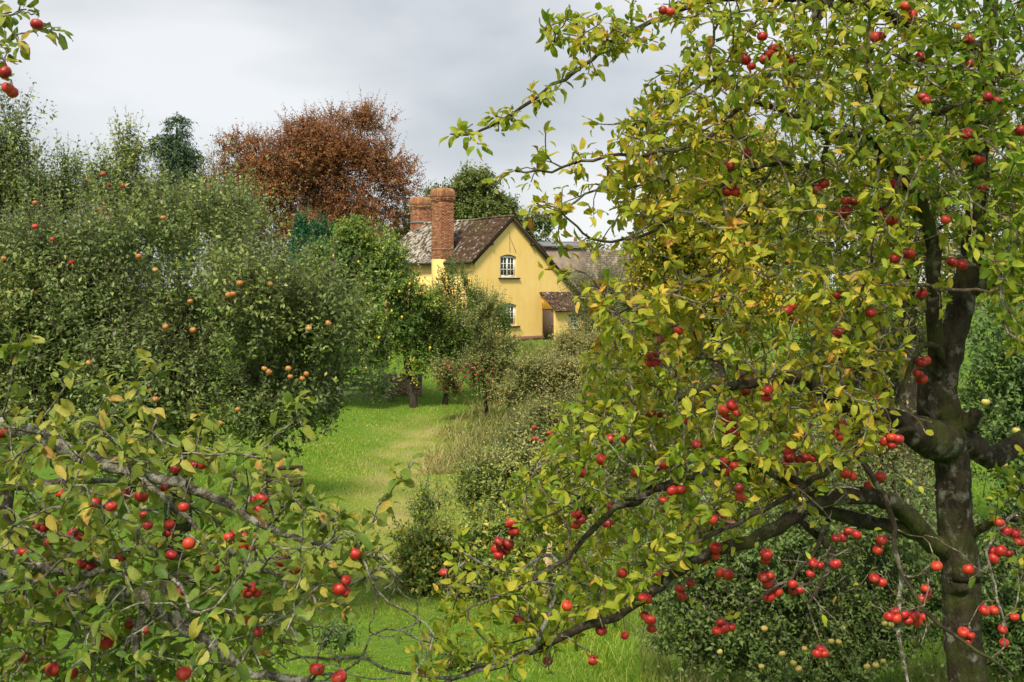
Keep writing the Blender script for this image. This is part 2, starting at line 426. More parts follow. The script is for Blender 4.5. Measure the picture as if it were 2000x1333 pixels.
# ---------------------------------------------------------------- crowns made of leafy shoots
def crown_leaves(blobs, nshoot, slen=(.25, .6), up=.6, out=.5, rnd=.35, nleaf=12, leaf=.07, wr=.5, tint=(.45, .22), shell=3.5, droop=0.0,
                 lump=.16, lumpk=1.4, holes=-.75, holek=1.1, back=.4, flat=.7, rng=None, tint_clump=.18, spread=.9):
    rng = rng or RNG
    B = np.asarray(blobs, float)
    wgt = (B[:, 3] * B[:, 4] * B[:, 5]) ** (2 / 3); wgt /= wgt.sum()
    N = int(nshoot * 1.5)
    bi = rng.choice(len(B), N, p=wgt)
    u = unit(rng.normal(size=(N, 3)))
    keep = (u[:, 1] < .25) | (rng.random(N) < back)
    u, bi = u[keep], bi[keep]; N = len(u)
    r = rng.random(N) ** (1 / shell)
    c = B[bi, :3]; rad = B[bi, 3:]
    base = c + u * rad * r[:, None]
    base = c + (base - c) * (1 + lump * wob(base, lumpk))[:, None]
    ok = wob(base + 17.3, holek) > holes
    base, u, bi = base[ok][:nshoot], u[ok][:nshoot], bi[ok][:nshoot]; N = len(base)
    d = unit(UP * up + u * out + rng.normal(size=(N, 3)) * rnd)
    ln = slen[0] + (slen[1] - slen[0]) * rng.random(N) ** 1.6
    ct = tint[0] + tint_clump * wob(base, lumpk * 1.7) 
    j = (np.arange(nleaf) + .5) / nleaf
    a1 = unit(np.cross(d, np.array([.3, .5, .81]))); a2 = np.cross(d, a1)
    ph = rng.random(N)[:, None] * 6.28 + np.arange(nleaf)[None] * 2.4
    s = np.clip(j[None] + rng.normal(size=(N, nleaf)) * .03, .03, 1)
    pos = base[:, None] + d[:, None] * (ln[:, None] * s)[..., None]
    pos[..., 2] -= droop * (ln[:, None] * s ** 2)
    side = np.cos(ph)[..., None] * a1[:, None] + np.sin(ph)[..., None] * a2[:, None]
    ld = unit(d[:, None] * .55 + side * spread + rng.normal(size=(N, nleaf, 3)) * .25 - UP * droop * .6)
    nr = unit(UP * flat + d[:, None] * .5 + rng.normal(size=(N, nleaf, 3)) * .45 - np.array([0, .25, 0]))
    L = leaf * (.65 + .6 * rng.random((N, nleaf))) * (1.05 - .45 * s)
    tt = np.clip(ct[:, None] + rng.normal(size=(N, nleaf)) * tint[1], 0, 1)
    K = N * nleaf
    tip = base + d * ln[:, None]; tip[:, 2] -= droop * ln
    mid = base + d * ln[:, None] * .5; mid[:, 2] -= droop * ln * .25
    return dict(pos=pos.reshape(K, 3), d=ld.reshape(K, 3), n=nr.reshape(K, 3), L=L.ravel(), W=(L * wr).ravel(), t=tt.ravel(), base=base, tip=tip, mid=mid)

def shoots_mesh(name, C, base, rad, mat, frac=1.0):
    n = int(len(C['base']) * frac)
    A, Bm, Cc = C['base'][:n] - base, C['mid'][:n] - base, C['tip'][:n] - base
    ang = np.arange(3) / 3 * 6.283
    ring = np.stack([np.cos(ang), np.sin(ang), 0 * ang], 1)
    V = np.concatenate([A[:, None] + ring * rad, Bm[:, None] + ring * rad * .75, Cc[:, None] + ring * rad * .35], 1)
    q = np.array([[0, 1, 4, 3], [1, 2, 5, 4], [2, 0, 3, 5], [3, 4, 7, 6], [4, 5, 8, 7], [5, 3, 6, 8]])
    loops = (np.arange(n)[:, None, None] * 9 + q[None]).ravel()
    return mesh_np(name, V.reshape(-1, 3), loops, np.full(n * 6, 4), mat)

def clumpy(blobs, n, size=.4, at=.72, seed=0, keep=.9):
    """break each big crown blob into a smaller core plus clumps on its surface"""
    rg_ = np.random.default_rng(seed + 100); out_ = []
    for b_ in blobs:
        b_ = np.array(b_); k = max(3, int(n * (b_[3] * b_[5]) / (max(q[3] * q[5] for q in blobs))))
        out_.append((*b_[:3], *(b_[3:] * .72)))
        for _ in range(k):
            u = unit(rg_.normal(size=3)); u[1] = -abs(u[1]) if rg_.random() < .75 else u[1]
            s_ = size * rg_.uniform(.65, 1.25)
            out_.append((*(b_[:3] + u * b_[3:] * at), *(np.full(3, (b_[3] * b_[4] * b_[5]) ** (1 / 3)) * s_ * np.array([1, 1, .85]))))
    return out_
def make_tree(name, label, cat, base, trunk_pts, trunk_r, blobs, mat, bark='bark_far', ntarget=60, tmpl='lo', twig_r=.02, sticks=0.3, stick_r=.006, group=None, tipr=.012, part='crown', seed=1, shoots=None, drop=None, clumps=None, **kw):
    rng = np.random.default_rng(seed)
    base = np.asarray(base, float)
    root = empty(name, base); tag(root, label, cat, group)
    C = crown_leaves(clumpy(blobs, clumps[0], clumps[1], clumps[2], seed) if clumps else blobs, rng=rng, **kw)
    if drop is not None:
        k = ~drop(C['pos'])
        for q in ('pos', 'd', 'n', 'L', 'W', 't'): C[q] = C[q][k]
    if trunk_pts is not None:
        sk = Skeleton(rng, 40000)
        sk.add_limb(trunk_pts, trunk_r, .25, wig=.015 * trunk_r[0] / .1)
        cs = [np.array(b[:3]) for b in blobs]
        pick = C['base'][rng.choice(len(C['base']), min(ntarget, len(C['base'])), replace=False)]
        pull = np.array([(min(cs, key=lambda q: np.sum((q - p) ** 2))) for p in pick])
        sk.grow(np.vstack([pick * .9 + pull * .1]), .3, .03, .6)
        sk.radii(tipr, .45)
        sk.rad = np.minimum(sk.rad, trunk_r[0] * .75) if False else sk.rad
        ch = sk.chains()
        tr = [c for c in ch if c[0] == 0]; br = [c for c in ch if c[0] != 0]
        V, Lp, Tt = chain_tubes(sk, tr, base, lambda r: 12)
        link('trunk', mesh_np('trunk', V, Lp, Tt, M[bark], None, True), root)
        if br:
            V, Lp, Tt = chain_tubes(sk, br, base, lambda r: 5 if r > .03 else 4)
            tag(link('branches', mesh_np('branches', V, Lp, Tt, M[bark], None, True), root), kind='stuff')
    if sticks:
        tag(link('twigs', shoots_mesh('twigs', C, base, stick_r, M['twig'], sticks), root), kind='stuff')
    o = link(part, leaves_mesh(part, tmpl, C['pos'] - base, C['d'], C['n'], C['L'], C['W'], C['t'], M[mat]), root)
    tag(o, kind='stuff')
    return root, C

def gz(x, y): return float(ground_z(x, y))
def gpt(px, Y):
    x = (px - CX) / F * Y; return np.array([x, Y, gz(x, Y)])
# ================================================================ GROUND
def worn(x, y):
    """0..1 where the mown track is worn and yellowish"""
    cxp = np.interp(y, [9, 16, 22, 29, 38, 46], [-1.0, -1.9, -2.5, -2.75, -3.0, -3.6])
    w = np.exp(-((x - cxp) / 1.35) ** 2) * sstep(11, 22, y) * (1 - sstep(36, 45, y))
    return w * (0.65 + .35 * np.sin(x * 2.1 + y * .9) * np.sin(y * 1.7 - x))
ys = np.concatenate([np.linspace(-14, 60, 150), np.linspace(62, 130, 30), np.geomspace(140, 1500, 22)])
xs = np.concatenate([-np.geomspace(900, 26, 18), np.linspace(-25, 25, 110), np.geomspace(26, 900, 18)])
GX, GYY = np.meshgrid(xs, ys)
GV = np.stack([GX, GYY, ground_z(GX, GYY)], -1).reshape(-1, 3)
nx = len(xs)
ii = (np.arange(len(ys) - 1)[:, None] * nx + np.arange(nx - 1)[None])
GQ = np.stack([ii, ii + 1, ii + nx + 1, ii + nx], -1).reshape(-1, 4)
m, n, l, out = new_mat('meadow_ground')
at = n.new('ShaderNodeAttribute'); at.attribute_name = 'tint'
z = obj_noise(n, l, 1.1, 6, .65); z2 = obj_noise(n, l, 9, 5, .7)
r1 = ramp(n, [(.3, (.06, .13, .012)), (.55, (.11, .21, .02)), (.75, (.19, .27, .04))]); l.new(z2.outputs['Fac'], r1.inputs['Fac'])
r2 = ramp(n, [(.35, (.24, .27, .055)), (.52, (.34, .31, .10)), (.64, (.36, .27, .15))]); l.new(z.outputs['Fac'], r2.inputs['Fac'])
c = mixc(n, l, at.outputs['Fac'], r1.outputs[0], r2.outputs[0])
principled(n, l, out, c, .95, .1, z2.outputs['Fac'], .8, .05)
g = link('ground', mesh_np('ground', GV, GQ.ravel(), np.full(len(GQ), 4), m, {'tint': worn(GV[:, 0], GV[:, 1])}, True))
tag(g, kind='structure')

def blades(N, Y0, Y1, xr, hmin, hmax, width, bend, tmean, tsd, keep=None, lean=.35):
    u = RNG.random(N); Y = Y0 * (Y1 / Y0) ** u
    X = (xr[0] + (xr[1] - xr[0]) * RNG.random(N)) * Y
    if keep is not None:
        k = keep(X, Y); X, Y = X[k], Y[k]
    N = len(X)
    p = np.stack([X, Y, ground_z(X, Y) - .01], 1)
    h = (hmin + (hmax - hmin) * RNG.random(N)) * (1 + .45 * wob(np.stack([X, Y, X * 0], 1), .9)) * np.clip(Y / 16, .8, 2.0) ** .5
    h = np.maximum(h, hmin * .6)
    d = unit(UP + RNG.normal(size=(N, 3)) * lean * np.array([1, 1, 0]))
    hd = unit(np.stack([RNG.normal(size=N), RNG.normal(size=N), np.zeros(N)], 1))
    s = unit(np.cross(d, hd))
    w = width * (.6 + .8 * RNG.random(N)) * np.clip(Y / 14, .8, 2.2)
    V = np.stack([p - s * w[:, None], p + s * w[:, None], p + d * (h * .6)[:, None] + s * (w * .6)[:, None], p + d * (h * .6)[:, None] - s * (w * .6)[:, None],
                  p + d * (h * .9)[:, None] + hd * (h * bend)[:, None]], 1)
    t = np.clip(tmean + RNG.normal(size=N) * tsd + .14 * wob(np.stack([X, Y, X * 0 + 3], 1), .7) + .14 * wob(np.stack([X, Y, X * 0 + 5], 1), 2.2) + .5 * worn(X, Y), 0, 1)
    fl = np.array([0, 1, 2, 3, 3, 2, 4]); ft = np.array([4, 3])
    return V.reshape(-1, 3), (np.arange(N)[:, None] * 5 + fl).ravel(), np.tile(ft, N), np.repeat(t, 5)
V, Lp, Tt, ta = blades(150000, 8.5, 54, (-.34, .10), .035, .085,   .0045, .35, .60, .16, keep=lambda X, Y: worn(X, Y) * .92 < RNG.random(len(X)))
tag(link('lawn_grass', mesh_np('lawn_grass', V, Lp, Tt, M['grass'], {'tint': ta})), 'short bright green grass of the mown orchard path', 'grass', kind='stuff')
V, Lp, Tt, ta = blades(26000, 7.5, 40, (-.02, .52), .10, .30, .005, .4, .45, .2, keep=lambda X, Y: RNG.random(len(X)) < sstep(-1, 1.5, X))
tag(link('rough_grass', mesh_np('rough_grass', V, Lp, Tt, M['grass'], {'tint': ta})), 'longer rough grass under the apple trees right of the path', 'grass', kind='stuff')
V, Lp, Tt, ta = blades(30000, 28, 58, (-.085, .12), .12, .4, .006, .45, .42, .22, keep=lambda X, Y: (X + .9 * wob(np.stack([X, Y, X * 0 + 7], 1), .5) + RNG.normal(size=len(X)) * .5 > -1.6) & (wob(np.stack([X, Y, X * 0], 1), .6) > -.5))
tag(link('dry_grass', mesh_np('dry_grass', V, Lp, Tt, M['straw'], {'tint': ta})), 'tall dry straw coloured grass on the bank below the cottage', 'grass', kind='stuff')
V, Lp, Tt, ta = blades(5000, 8.6, 12.5, (.12, .52), .25, .6, .003, .45, .6, .22, keep=lambda X, Y: wob(np.stack([X, Y, X * 0], 1), 1.1) > .1)
tag(link('straw_tufts', mesh_np('straw_tufts', V, Lp, Tt, M['straw'], {'tint': ta})), 'thin dry straw tufts at the foot of the right apple tree', 'grass', kind='stuff')

# ================================================================ COTTAGE
HR = math.atan2(.61, .79)
HB = -3.05
house = empty('cottage', (-.04, 60, HB), HR)
tag(house, 'yellow rendered cottage with brown tiled roof and two brick chimneys', 'cottage')
m, n, l, out = new_mat('yellow_limewash')
za = obj_noise(n, l, .8, 6, .6); zb = obj_noise(n, l, 3.0, 6, .7, stretch=(1, 1, .22))
ra = ramp(n, [(.3, (.88, .61, .20)), (.7, (.91, .67, .27))]); l.new(za.outputs['Fac'], ra.inputs['Fac'])
rb = ramp(n, [(.30, (.88, .85, .80)), (.52, (1, 1, 1))]); l.new(zb.outputs['Fac'], rb.inputs['Fac'])
cc = mixc(n, l, .75, ra.outputs[0], rb.outputs[0], 'MULTIPLY')
zc = obj_noise(n, l, 14, 4, .6)
principled(n, l, out, cc, .9, .15, zc.outputs['Fac'], .3, .03)
M['lime'] = m
M['timber_dark'] = plain_mat('dark_timber', (.055, .04, .032), .75, .2, .3, 12)
M['white_paint'] = plain_mat('white_paint', (.78, .78, .76), .45, .4, .06, 9, .05)
M['lead'] = plain_mat('lead_flashing', (.19, .2, .22), .6, .3, .2, 6)
M['door_brown'] = plain_mat('brown_door_paint', (.085, .06, .05), .6, .3, .15, 8, stretch=(6, 6, .6))
m, n, l, out = new_mat('window_glass')
p = principled(n, l, out, (.02, .03, .035), .06, .8)
M['glass'] = m
# brick
m, n, l, out = new_mat('chimney_brick')
at = n.new('ShaderNodeAttribute'); at.attribute_name = 'tint'
rr = ramp(n, [(0, (.29, .12, .075)), (.4, (.43, .19, .11)), (.75, (.50, .24, .14)), (1, (.52, .34, .22))]); l.new(at.outputs['Fac'], rr.inputs['Fac'])
zz = obj_noise(n, l, 2.2, 6, .65); zr = ramp(n, [(.3, (.72, .7, .68)), (.65, (1.12, 1.1, 1.05))]); l.new(zz.outputs['Fac'], zr.inputs['Fac'])
principled(n, l, out, mixc(n, l, 1, rr.outputs[0], zr.outputs[0], 'MULTIPLY'), .9, .1, obj_noise(n, l, 40, 3).outputs['Fac'], .3, .01)
M['brick'] = m
M['mortar'] = plain_mat('lime_mortar', (.42, .36, .29), .95, .1, .2, 20)
# tiles
m, n, l, out = new_mat('clay_tile')
at = n.new('ShaderNodeAttribute'); at.attribute_name = 'tint'
rr = ramp(n, [(0, (.055, .038, .03)), (.5, (.11, .068, .05)), (.85, (.16, .095, .068)), (1, (.2, .145, .1))]); l.new(at.outputs['Fac'], rr.inputs['Fac'])
t_ = n.new('ShaderNodeTexCoord')
z1 = obj_noise(n, l, 3.4, 5, .7); w1 = ramp(n, [(.59, (0, 0, 0)), (.64, (.9, .9, .9))]); l.new(z1.outputs['Fac'], w1.inputs['Fac'])
z3 = obj_noise(n, l, 3.6, 5, .68); w3 = ramp(n, [(.47, (0, 0, 0)), (.55, (1, 1, 1))]); l.new(z3.outputs['Fac'], w3.inputs['Fac'])
sp = n.new('ShaderNodeSeparateXYZ'); l.new(t_.outputs['Object'], sp.inputs[0])
mr = n.new('ShaderNodeMapRange'); mr.inputs[1].default_value = 3.0; mr.inputs[2].default_value = 5.2; l.new(sp.outputs['Y'], mr.inputs[0])
mxx = mixc(n, l, mr.outputs[0], w1.outputs[0], w3.outputs[0])
cc = mixc(n, l, mxx, rr.outputs[0], (.62, .58, .54))
z4 = obj_noise(n, l, 1.3, 5, .65); w4 = ramp(n, [(.5, (0, 0, 0)), (.66, (.75, .75, .75))]); l.new(z4.outputs['Fac'], w4.inputs['Fac'])
mr2 = n.new('ShaderNodeMapRange'); mr2.inputs[1].default_value = 4.6; mr2.inputs[2].default_value = 6.9; l.new(sp.outputs['Z'], mr2.inputs[0])
mz = n.new('ShaderNodeMath'); mz.operation = 'MULTIPLY'; l.new(w4.outputs[0], mz.inputs[0]); l.new(mr2.outputs[0], mz.inputs[1])
cc = mixc(n, l, mz.outputs[0], cc, (.13, .12, .03))
principled(n, l, out, cc, .95, .08)
M['tile'] = m

def wall_with_holes(name, outer, holes, thick, mat, parent, origin, ax, ay, reveal=.16):
    """outer/holes are 2d loops in the wall plane; origin + a*ax + b*ay; thickness behind along ax x ay negative"""
    bm = bmesh.new(); origin, ax, ay = Vector(origin), Vector(ax), Vector(ay); nrm = ax.cross(ay)
    edges = []
    loops = []
    for lp in [outer] + holes:
        vs = [bm.verts.new(origin + ax * a + ay * b) for a, b in lp]
        es = [bm.edges.new((vs[i], vs[(i + 1) % len(vs)])) for i in range(len(vs))]
        edges += es; loops.append(vs)
    bmesh.ops.triangle_fill(bm, use_beauty=True, use_dissolve=False, edges=edges, normal=nrm)
    for k, vs in enumerate(loops):
        dep = thick if k == 0 else reveal
        vb = [bm.verts.new(v.co - nrm * dep) for v in vs]
        for i in range(len(vs)):
            j = (i + 1) % len(vs)
            bm.faces.new((vs[i], vs[j], vb[j], vb[i]))
        if k == 0: bm.faces.new(vb[::-1])
    bmesh.ops.recalc_face_normals(bm, faces=bm.faces[:])
    me = bpy.data.meshes.new(name); bm.to_mesh(me); bm.free(); me.materials.append(mat)
    return link(name, me, parent)

def arch(x0, x1, z0, z1, rise=.12, k=6):
    pts = [(x0, z0), (x1, z0)]
    for i in range(k + 1):
        t = i / k; pts.append((x1 + (x0 - x1) * t, z1 - rise + rise * math.sin(math.pi * t)))
    return pts
WIN_UP = (-.78, .36, 3.55, 4.83); WIN_LO = (-.78, .36, .85, 2.12)
PW = (3.35, 3.95, .75, 1.5)
gable = wall_with_holes('gable_wall', [(-2.5, 0), (5.1, 0), (5.1, 2.45), (0, 6.86), (-2.5, 4.56)], [arch(*WIN_UP), arch(*WIN_LO)], .4, M['lime'], house, (0, 0, 0), (1, 0, 0), (0, 0, 1))
mb = MB(); mb.frame_box((-2.5, .41, 0), (.4, 0, 0), (0, 8.8, 0), (0, 0, 4.5)); mb.build('side_wall', M['lime'], house)
mb = MB(); mb.frame_box((4.7, .41, 0), (.4, 0, 0), (0, 8.8, 0), (0, 0, 2.4)); mb.build('side_wall', M['lime'], house)
mb = MB(); mb.prism([(-2.5, 9.22, 0), (5.1, 9.22, 0), (5.1, 9.22, 2.45), (0, 9.22, 6.86), (-2.5, 9.22, 4.56)], (0, .4, 0)); mb.build('rear_gable_wall', M['lime'], house)
mb = MB(); mb.box((1.3, -.06, .12), (7.7, .12, .26)); mb.build('plinth', plain_mat('red_plinth', (.22, .12, .09), .9, .1, .25, 8), house)

def window(parent, x0, x1, z0, z1, y, cols, rows, casements=2, ax='x', rise=.1):
    """frame with glazing bars, one pane object for each light, and a sill; wall plane y, facing -y"""
    f = MB(); fw = .075
    w, h = x1 - x0, z1 - z0 - rise * .6
    f.box(((x0 + x1) / 2, y, z0 + fw / 2), (w, .07, fw)); f.box(((x0 + x1) / 2, y, z0 + h - fw / 2), (w, .07, fw))
    f.box((x0 + fw / 2, y + .002, z0 + h / 2), (fw, .07, h - 2 * fw)); f.box((x1 - fw / 2, y + .002, z0 + h / 2), (fw, .07, h - 2 * fw))
    fo = f.build('window', M['white_paint'], parent)
    fo['label'] = 'white multi-pane casement window'
    cw = (w - 2 * fw) / casements
    pane_me = None
    for c in range(casements):
        a = x0 + fw + c * cw
        s = MB(); sw = .055; hh = h - 2 * fw; zc = z0 + fw + hh / 2
        s.box((a + sw / 2, y - .012, zc), (sw, .05, hh)); s.box((a + cw - sw / 2, y - .012, zc), (sw, .05, hh))
        s.box((a + cw / 2, y - .014, z0 + fw + sw / 2), (cw - 2 * sw, .05, sw)); s.box((a + cw / 2, y - .014, z0 + fw + hh - sw / 2), (cw - 2 * sw, .05, sw))
        gw = cw - 2 * sw; gh = hh - 2 * sw
        for i in range(1, cols): s.box((a + sw + gw * i / cols, y - .008, zc), (.042, .03, gh))
        for j in range(1, rows): s.box((a + cw / 2, y - .006, z0 + fw + sw + gh * j / rows), (gw, .03, .042))
        s.build('casement', M['white_paint'], fo)
        if pane_me is None:
            q = MB(); q.box((0, 0, 0), (gw / cols - .02, .006, gh / rows - .02)); pane_me = q.build('pane', M['glass'], link_it=False)
        for i in range(cols):
            for j in range(rows):
                link('pane', pane_me, fo, (a + sw + gw * (i + .5) / cols, y + .012, z0 + fw + sw + gh * (j + .5) / rows))
    s = MB(); s.box(((x0 + x1) / 2 + .04, y - .16, z0 - .045), (w + .32, .2, .07)); s.build('sill', M['timber_dark'], fo)
    k = 8; P = [(x0 - .05 + (w + .1) * i / k, y - .11, z0 + h - .07 + rise * math.sin(math.pi * i / k)) for i in range(k + 1)]
    s = MB(); s.prism([(a_, b_ , c_ ) for a_, b_, c_ in P] + [(a_, b_, c_ + .11) for a_, b_, c_ in P[::-1]], (0, .09, 0)); s.build('window_head', M['timber_dark'], fo)
    return fo
window(house, *WIN_UP, .14, 2, 3); window(house, *WIN_LO, .14, 2, 3)

# roof: deck slabs, then every tile as a real overlapping slip
def roof_slope(x0, z0, x1, z1, y0, y1, parent, sign, tw=.17, gauge=.10, name='roof_slope'):
    """from ridge (x0,z0) to eave (x1,z1)"""
    L = math.hypot(x1 - x0, z1 - z0); dx, dz = (x1 - x0) / L, (z1 - z0) / L; nx_, nz_ = -dz * sign, dx * sign
    if nz_ < 0: nx_, nz_ = -nx_, -nz_
    d = MB(); d.frame_box((x0 - nx_ * .1, y0, z0 - nz_ * .1), (dx * L, 0, dz * L), (0, y1 - y0, 0), (nx_ * .09, 0, nz_ * .09))
    deck = d.build(name, M['timber_dark'], parent)
    rows = int(L / gauge) + 1; cols = int((y1 - y0) / tw) + 1
    Vs, tn = [], []
    R, Cc = np.meshgrid(np.arange(rows), np.arange(cols), indexing='ij'); R, Cc = R.ravel(), Cc.ravel()
    N = len(R)
    lo = np.minimum((R + 1) * gauge + .02 + RNG.normal(size=N) * .004, L + .04); hi = np.maximum(lo - .17, -.01)
    ya = y0 + (Cc - .5 * (R % 2)) * tw + RNG.normal(size=N) * .002; yb = ya + tw - .006
    ya = np.clip(ya, y0 - .03, y1 + .03); yb = np.clip(yb, y0 - .03, y1 + .03)
    sag = .045 * np.sin((ya - y0) / (y1 - y0) * 3 * math.pi + 1) + .02 * np.sin(ya * 1.9 + lo)
    th = .014
    def pt(s, y, h): return np.stack([x0 + dx * s + nx_ * h, y, z0 + dz * s + nz_ * h + sag * .6], 1)
    jit = RNG.random(N) * .008
    v = np.stack([pt(hi, ya, .004 + 0 * lo), pt(hi, yb, .004 + 0 * lo), pt(lo, yb, .032 + jit), pt(lo, ya, .032 + jit),
                  pt(lo, yb, .032 + jit - .024), pt(lo, ya, .032 + jit - .024)], 1)
    q = np.array([0, 1, 2, 3, 3, 2, 4, 5]); loops = (np.arange(N)[:, None] * 6 + q).ravel()
    me = mesh_np('tiles', v.reshape(-1, 3), loops, np.full(2 * N, 4), M['tile'], {'tint': np.repeat(np.clip(RNG.normal(.45, .25, N), 0, 1), 6)})
    tag(link('tiles', me, deck), kind='stuff')
    return deck
roof_slope(0, 6.97, -2.78, 4.43, -.22, 9.8, house, 1)
roof_slope(0, 6.97, 5.35, 2.26, -.22, 9.8, house, -1)
rt = MB()
for i in range(31):
    y = -.2 + i * .325
    k = 6; P0 = [(.13 * math.cos(math.pi * j / k), y, 6.93 + .045 * math.sin(y / 10 * 3 * math.pi + 1) * .6 + .11 * math.sin(math.pi * j / k)) for j in range(k + 1)]
    rt.prism(P0, (0, .318, 0))
tag(rt.build('ridge_tiles', M['tile'], house), kind='stuff')
def rake_board(xa, za, xb, zb, nm='bargeboard'):
    b = MB(); L = math.hypot(xb - xa, zb - za)
    b.prism([(xa, -.17, za - .03), (xb, -.17, zb - .03), (xb, -.17, zb - .21), (xa, -.17, za - .21)], (0, .045, 0))
    return b.build(nm, M['timber_dark'], house)
rake_board(0, 6.93, -2.74, 4.43); rake_board(0, 6.93, 5.3, 2.27)
for x_, z_ in ((-1.45, 5.38), (1.45, 5.42)):
    b = MB(); b.box((x_, -.1, z_), (.16, .2, .14)); b.build('purlin_end', M['timber_dark'], house)
g_ = MB(); g_.tube([(-2.86, -.2, 4.36), (-2.86, 4.5, 4.35), (-2.86, 9.8, 4.34)], [.06] * 3, 8); g_.build('gutter', M['timber_dark'], house)
for pts in ([(-.12, -.015, 6.1), (-.13, -.015, 5.7), (-.1, -.015, 4.95)], [(-.12, -.02, 5.85), (.1, -.02, 5.4), (.34, -.02, 4.93)]):
    w_ = MB(); w_.tube(pts, [.012] * 3, 5); w_.build('cable', M['lead'], house)

def chimney(cx_, cy_, a, b, z0, ztop, breast_to=None, parent=house):
    """a along x, b along y; corbelled rounded cap"""
    capz = ztop - .72
    core = MB(); core.box((cx_, cy_, (z0 + capz) / 2), (a - .03, b - .03, capz - z0)); co = core.build('chimney', M['mortar'], parent)
    br = MB(); hb, lb, gap = .065, .215, .012
    def course(z, A, B, off):
        # four faces of stretchers
        for axis in (0, 1):
            Ln = A if axis == 0 else B; Dp = B if axis == 0 else A
            nb = max(2, round(Ln / (lb + gap))); l1 = Ln / nb
            for side in (-1, 1):
                e = [-Ln / 2]; x = -Ln / 2 + (l1 * .5 if off else l1)
                while x < Ln / 2 - .03: e.append(x); x += l1
                e.append(Ln / 2)
                for q0, q1 in zip(e[:-1], e[1:]):
                    pr = random.uniform(-.004, .006)
                    c_ = (q0 + q1) / 2; d_ = (q1 - q0) - gap
                    if axis == 0: br.box((cx_ + c_, cy_ + side * (Dp / 2 - .05 + pr), z + hb / 2), (d_, .1, hb))
                    else: br.box((cx_ + side * (Dp / 2 - .05 + pr), cy_ + c_, z + hb / 2), (.1, d_ - .0, hb - .001))
    z = z0 + .004; i = 0
    while z + hb < capz:
        course(z, a, b, i % 2); z += hb + gap; i += 1
    for k, e in enumerate((.05, .10, .13)):
        course(z, a + e, b + e, (i + k) % 2); z += hb + gap
    tag(br.build('bricks', M['brick'], co), kind='stuff')
    # rounded cap of bricks on edge, weathered
    rings = [(0, .14), (.04, .18), (.12, .20), (.30, .19), (.40, .14), (.47, .03), (.51, -.14), (.52, -.48)]
    k = 40; V = []; ang = np.arange(k) / k * 2 * math.pi
    for h, e in rings:
        A, B = (a + e) / 2, (b + e) / 2
        ca, sa = np.cos(ang), np.sin(ang); pw = 2 / 7.
        x = A * np.sign(ca) * np.abs(ca) ** pw; y = B * np.sign(sa) * np.abs(sa) ** pw
        V.append(np.stack([cx_ + x, cy_ + y, np.full(k, z + h)], 1))
    V = np.vstack(V); n_ = len(rings)
    fs = [(r_ * k + j, r_ * k + (j + 1) % k, (r_ + 1) * k + (j + 1) % k, (r_ + 1) * k + j) for r_ in range(n_ - 1) for j in range(k)] + [tuple(range((n_ - 1) * k, n_ * k)), tuple(range(k))[::-1]]
    c_ = MB(); c_.add(V, fs, .45); c_.build('chimney_cap', M['brickcap'], co, smooth=False)
    return co
m, n, l, out = new_mat('weathered_brick_cap')
zz = obj_noise(n, l, 5, 6, .7); zr = ramp(n, [(.3, (.23, .09, .05)), (.5, (.40, .19, .10)), (.68, (.42, .30, .18))]); l.new(zz.outputs['Fac'], zr.inputs['Fac'])
zs = obj_noise(n, l, 14, 4, .6, stretch=(1, 1, .15)); zq = ramp(n, [(.38, (.62, .6, .58)), (.55, (1.05, 1.05, 1.05))]); l.new(zs.outputs['Fac'], zq.inputs['Fac'])
principled(n, l, out, mixc(n, l, 1, zr.outputs[0], zq.outputs[0], 'MULTIPLY'), .95, .08, zs.outputs['Fac'], .6, .03)
M['brickcap'] = m
# front stack stands on the side wall; yellow breast below it
c1 = chimney(-2.62, 2.95, .92, .92, 4.6, 8.55)
b = MB(); b.frame_box((-3.07, 2.5, 0), (.93, 0, 0), (0, .9, 0), (0, 0, 4.596)); b.build('chimney_breast', M['lime'], house)
b = MB(); b.box((-2.62, 2.95, 5.14), (.97, .97, .05)); b.frame_box((-2.2, 2.40, 4.98), (.36, 0, .36), (0, .1, 0), (0, 0, .10)); b.build('flashing', M['lead'], c1)
c2 = chimney(0, 9.3, .95, .95, 6.2, 8.66)
b = MB(); b.box((0, 9.3, 7.05), (1.02, 1.02, .1)); b.frame_box((-.62, 8.72, 6.5), (1.1, 0, .4), (0, .12, 0), (0, 0, .12)); b.build('flashing', M['lead'], c2)

# porch: lean-to against the gable
PX0, PX1, PD = 2.2, 4.4, 1.2
ph = wall_with_holes('porch_wall', [(0, 0), (PX1 - PX0, 0), (PX1 - PX0, 1.72), (0, 1.72)], [[(1.05, .62), (1.72, .62), (1.72, 1.42), (1.05, 1.42)]], .12, M['lime'], house, (PX0, -PD, 0), (1, 0, 0), (0, 0, 1), .1)
b = MB(); b.prism([(PX0 - .0, -PD + .122, 0), (PX0, -PD + .122, 1.74), (PX0, -.001, 2.62), (PX0, -.001, 1.78), (PX0, -1.0, 1.78), (PX0, -1.0, 0)], (.12, 0, 0)); b.build('porch_side_wall', M['lime'], house)
b = MB(); b.prism([(PX0 + .03, -.99, 0), (PX0 + .03, -.99, 1.77), (PX0 + .03, -.02, 1.77), (PX0 + .03, -.02, 0)], (.05, 0, 0)); dr = b.build('door', M['door_brown'], house)
b = MB(); b.box((PX0 + .01, -.9, .9), (.05, .03, .12)); b.build('handle', M['lead'], dr)
b = MB(); b.prism([(PX1 - .12, -PD + .122, 0), (PX1 - .12, -PD + .122, 1.74), (PX1 - .12, -.001, 2.62), (PX1 - .12, -.001, 0)], (.12, 0, 0)); b.build('porch_side_wall', M['lime'], house)
window(house, PX0 + 1.05, PX0 + 1.72, .62, 1.42, -PD + .07, 2, 3, 1, rise=.0)
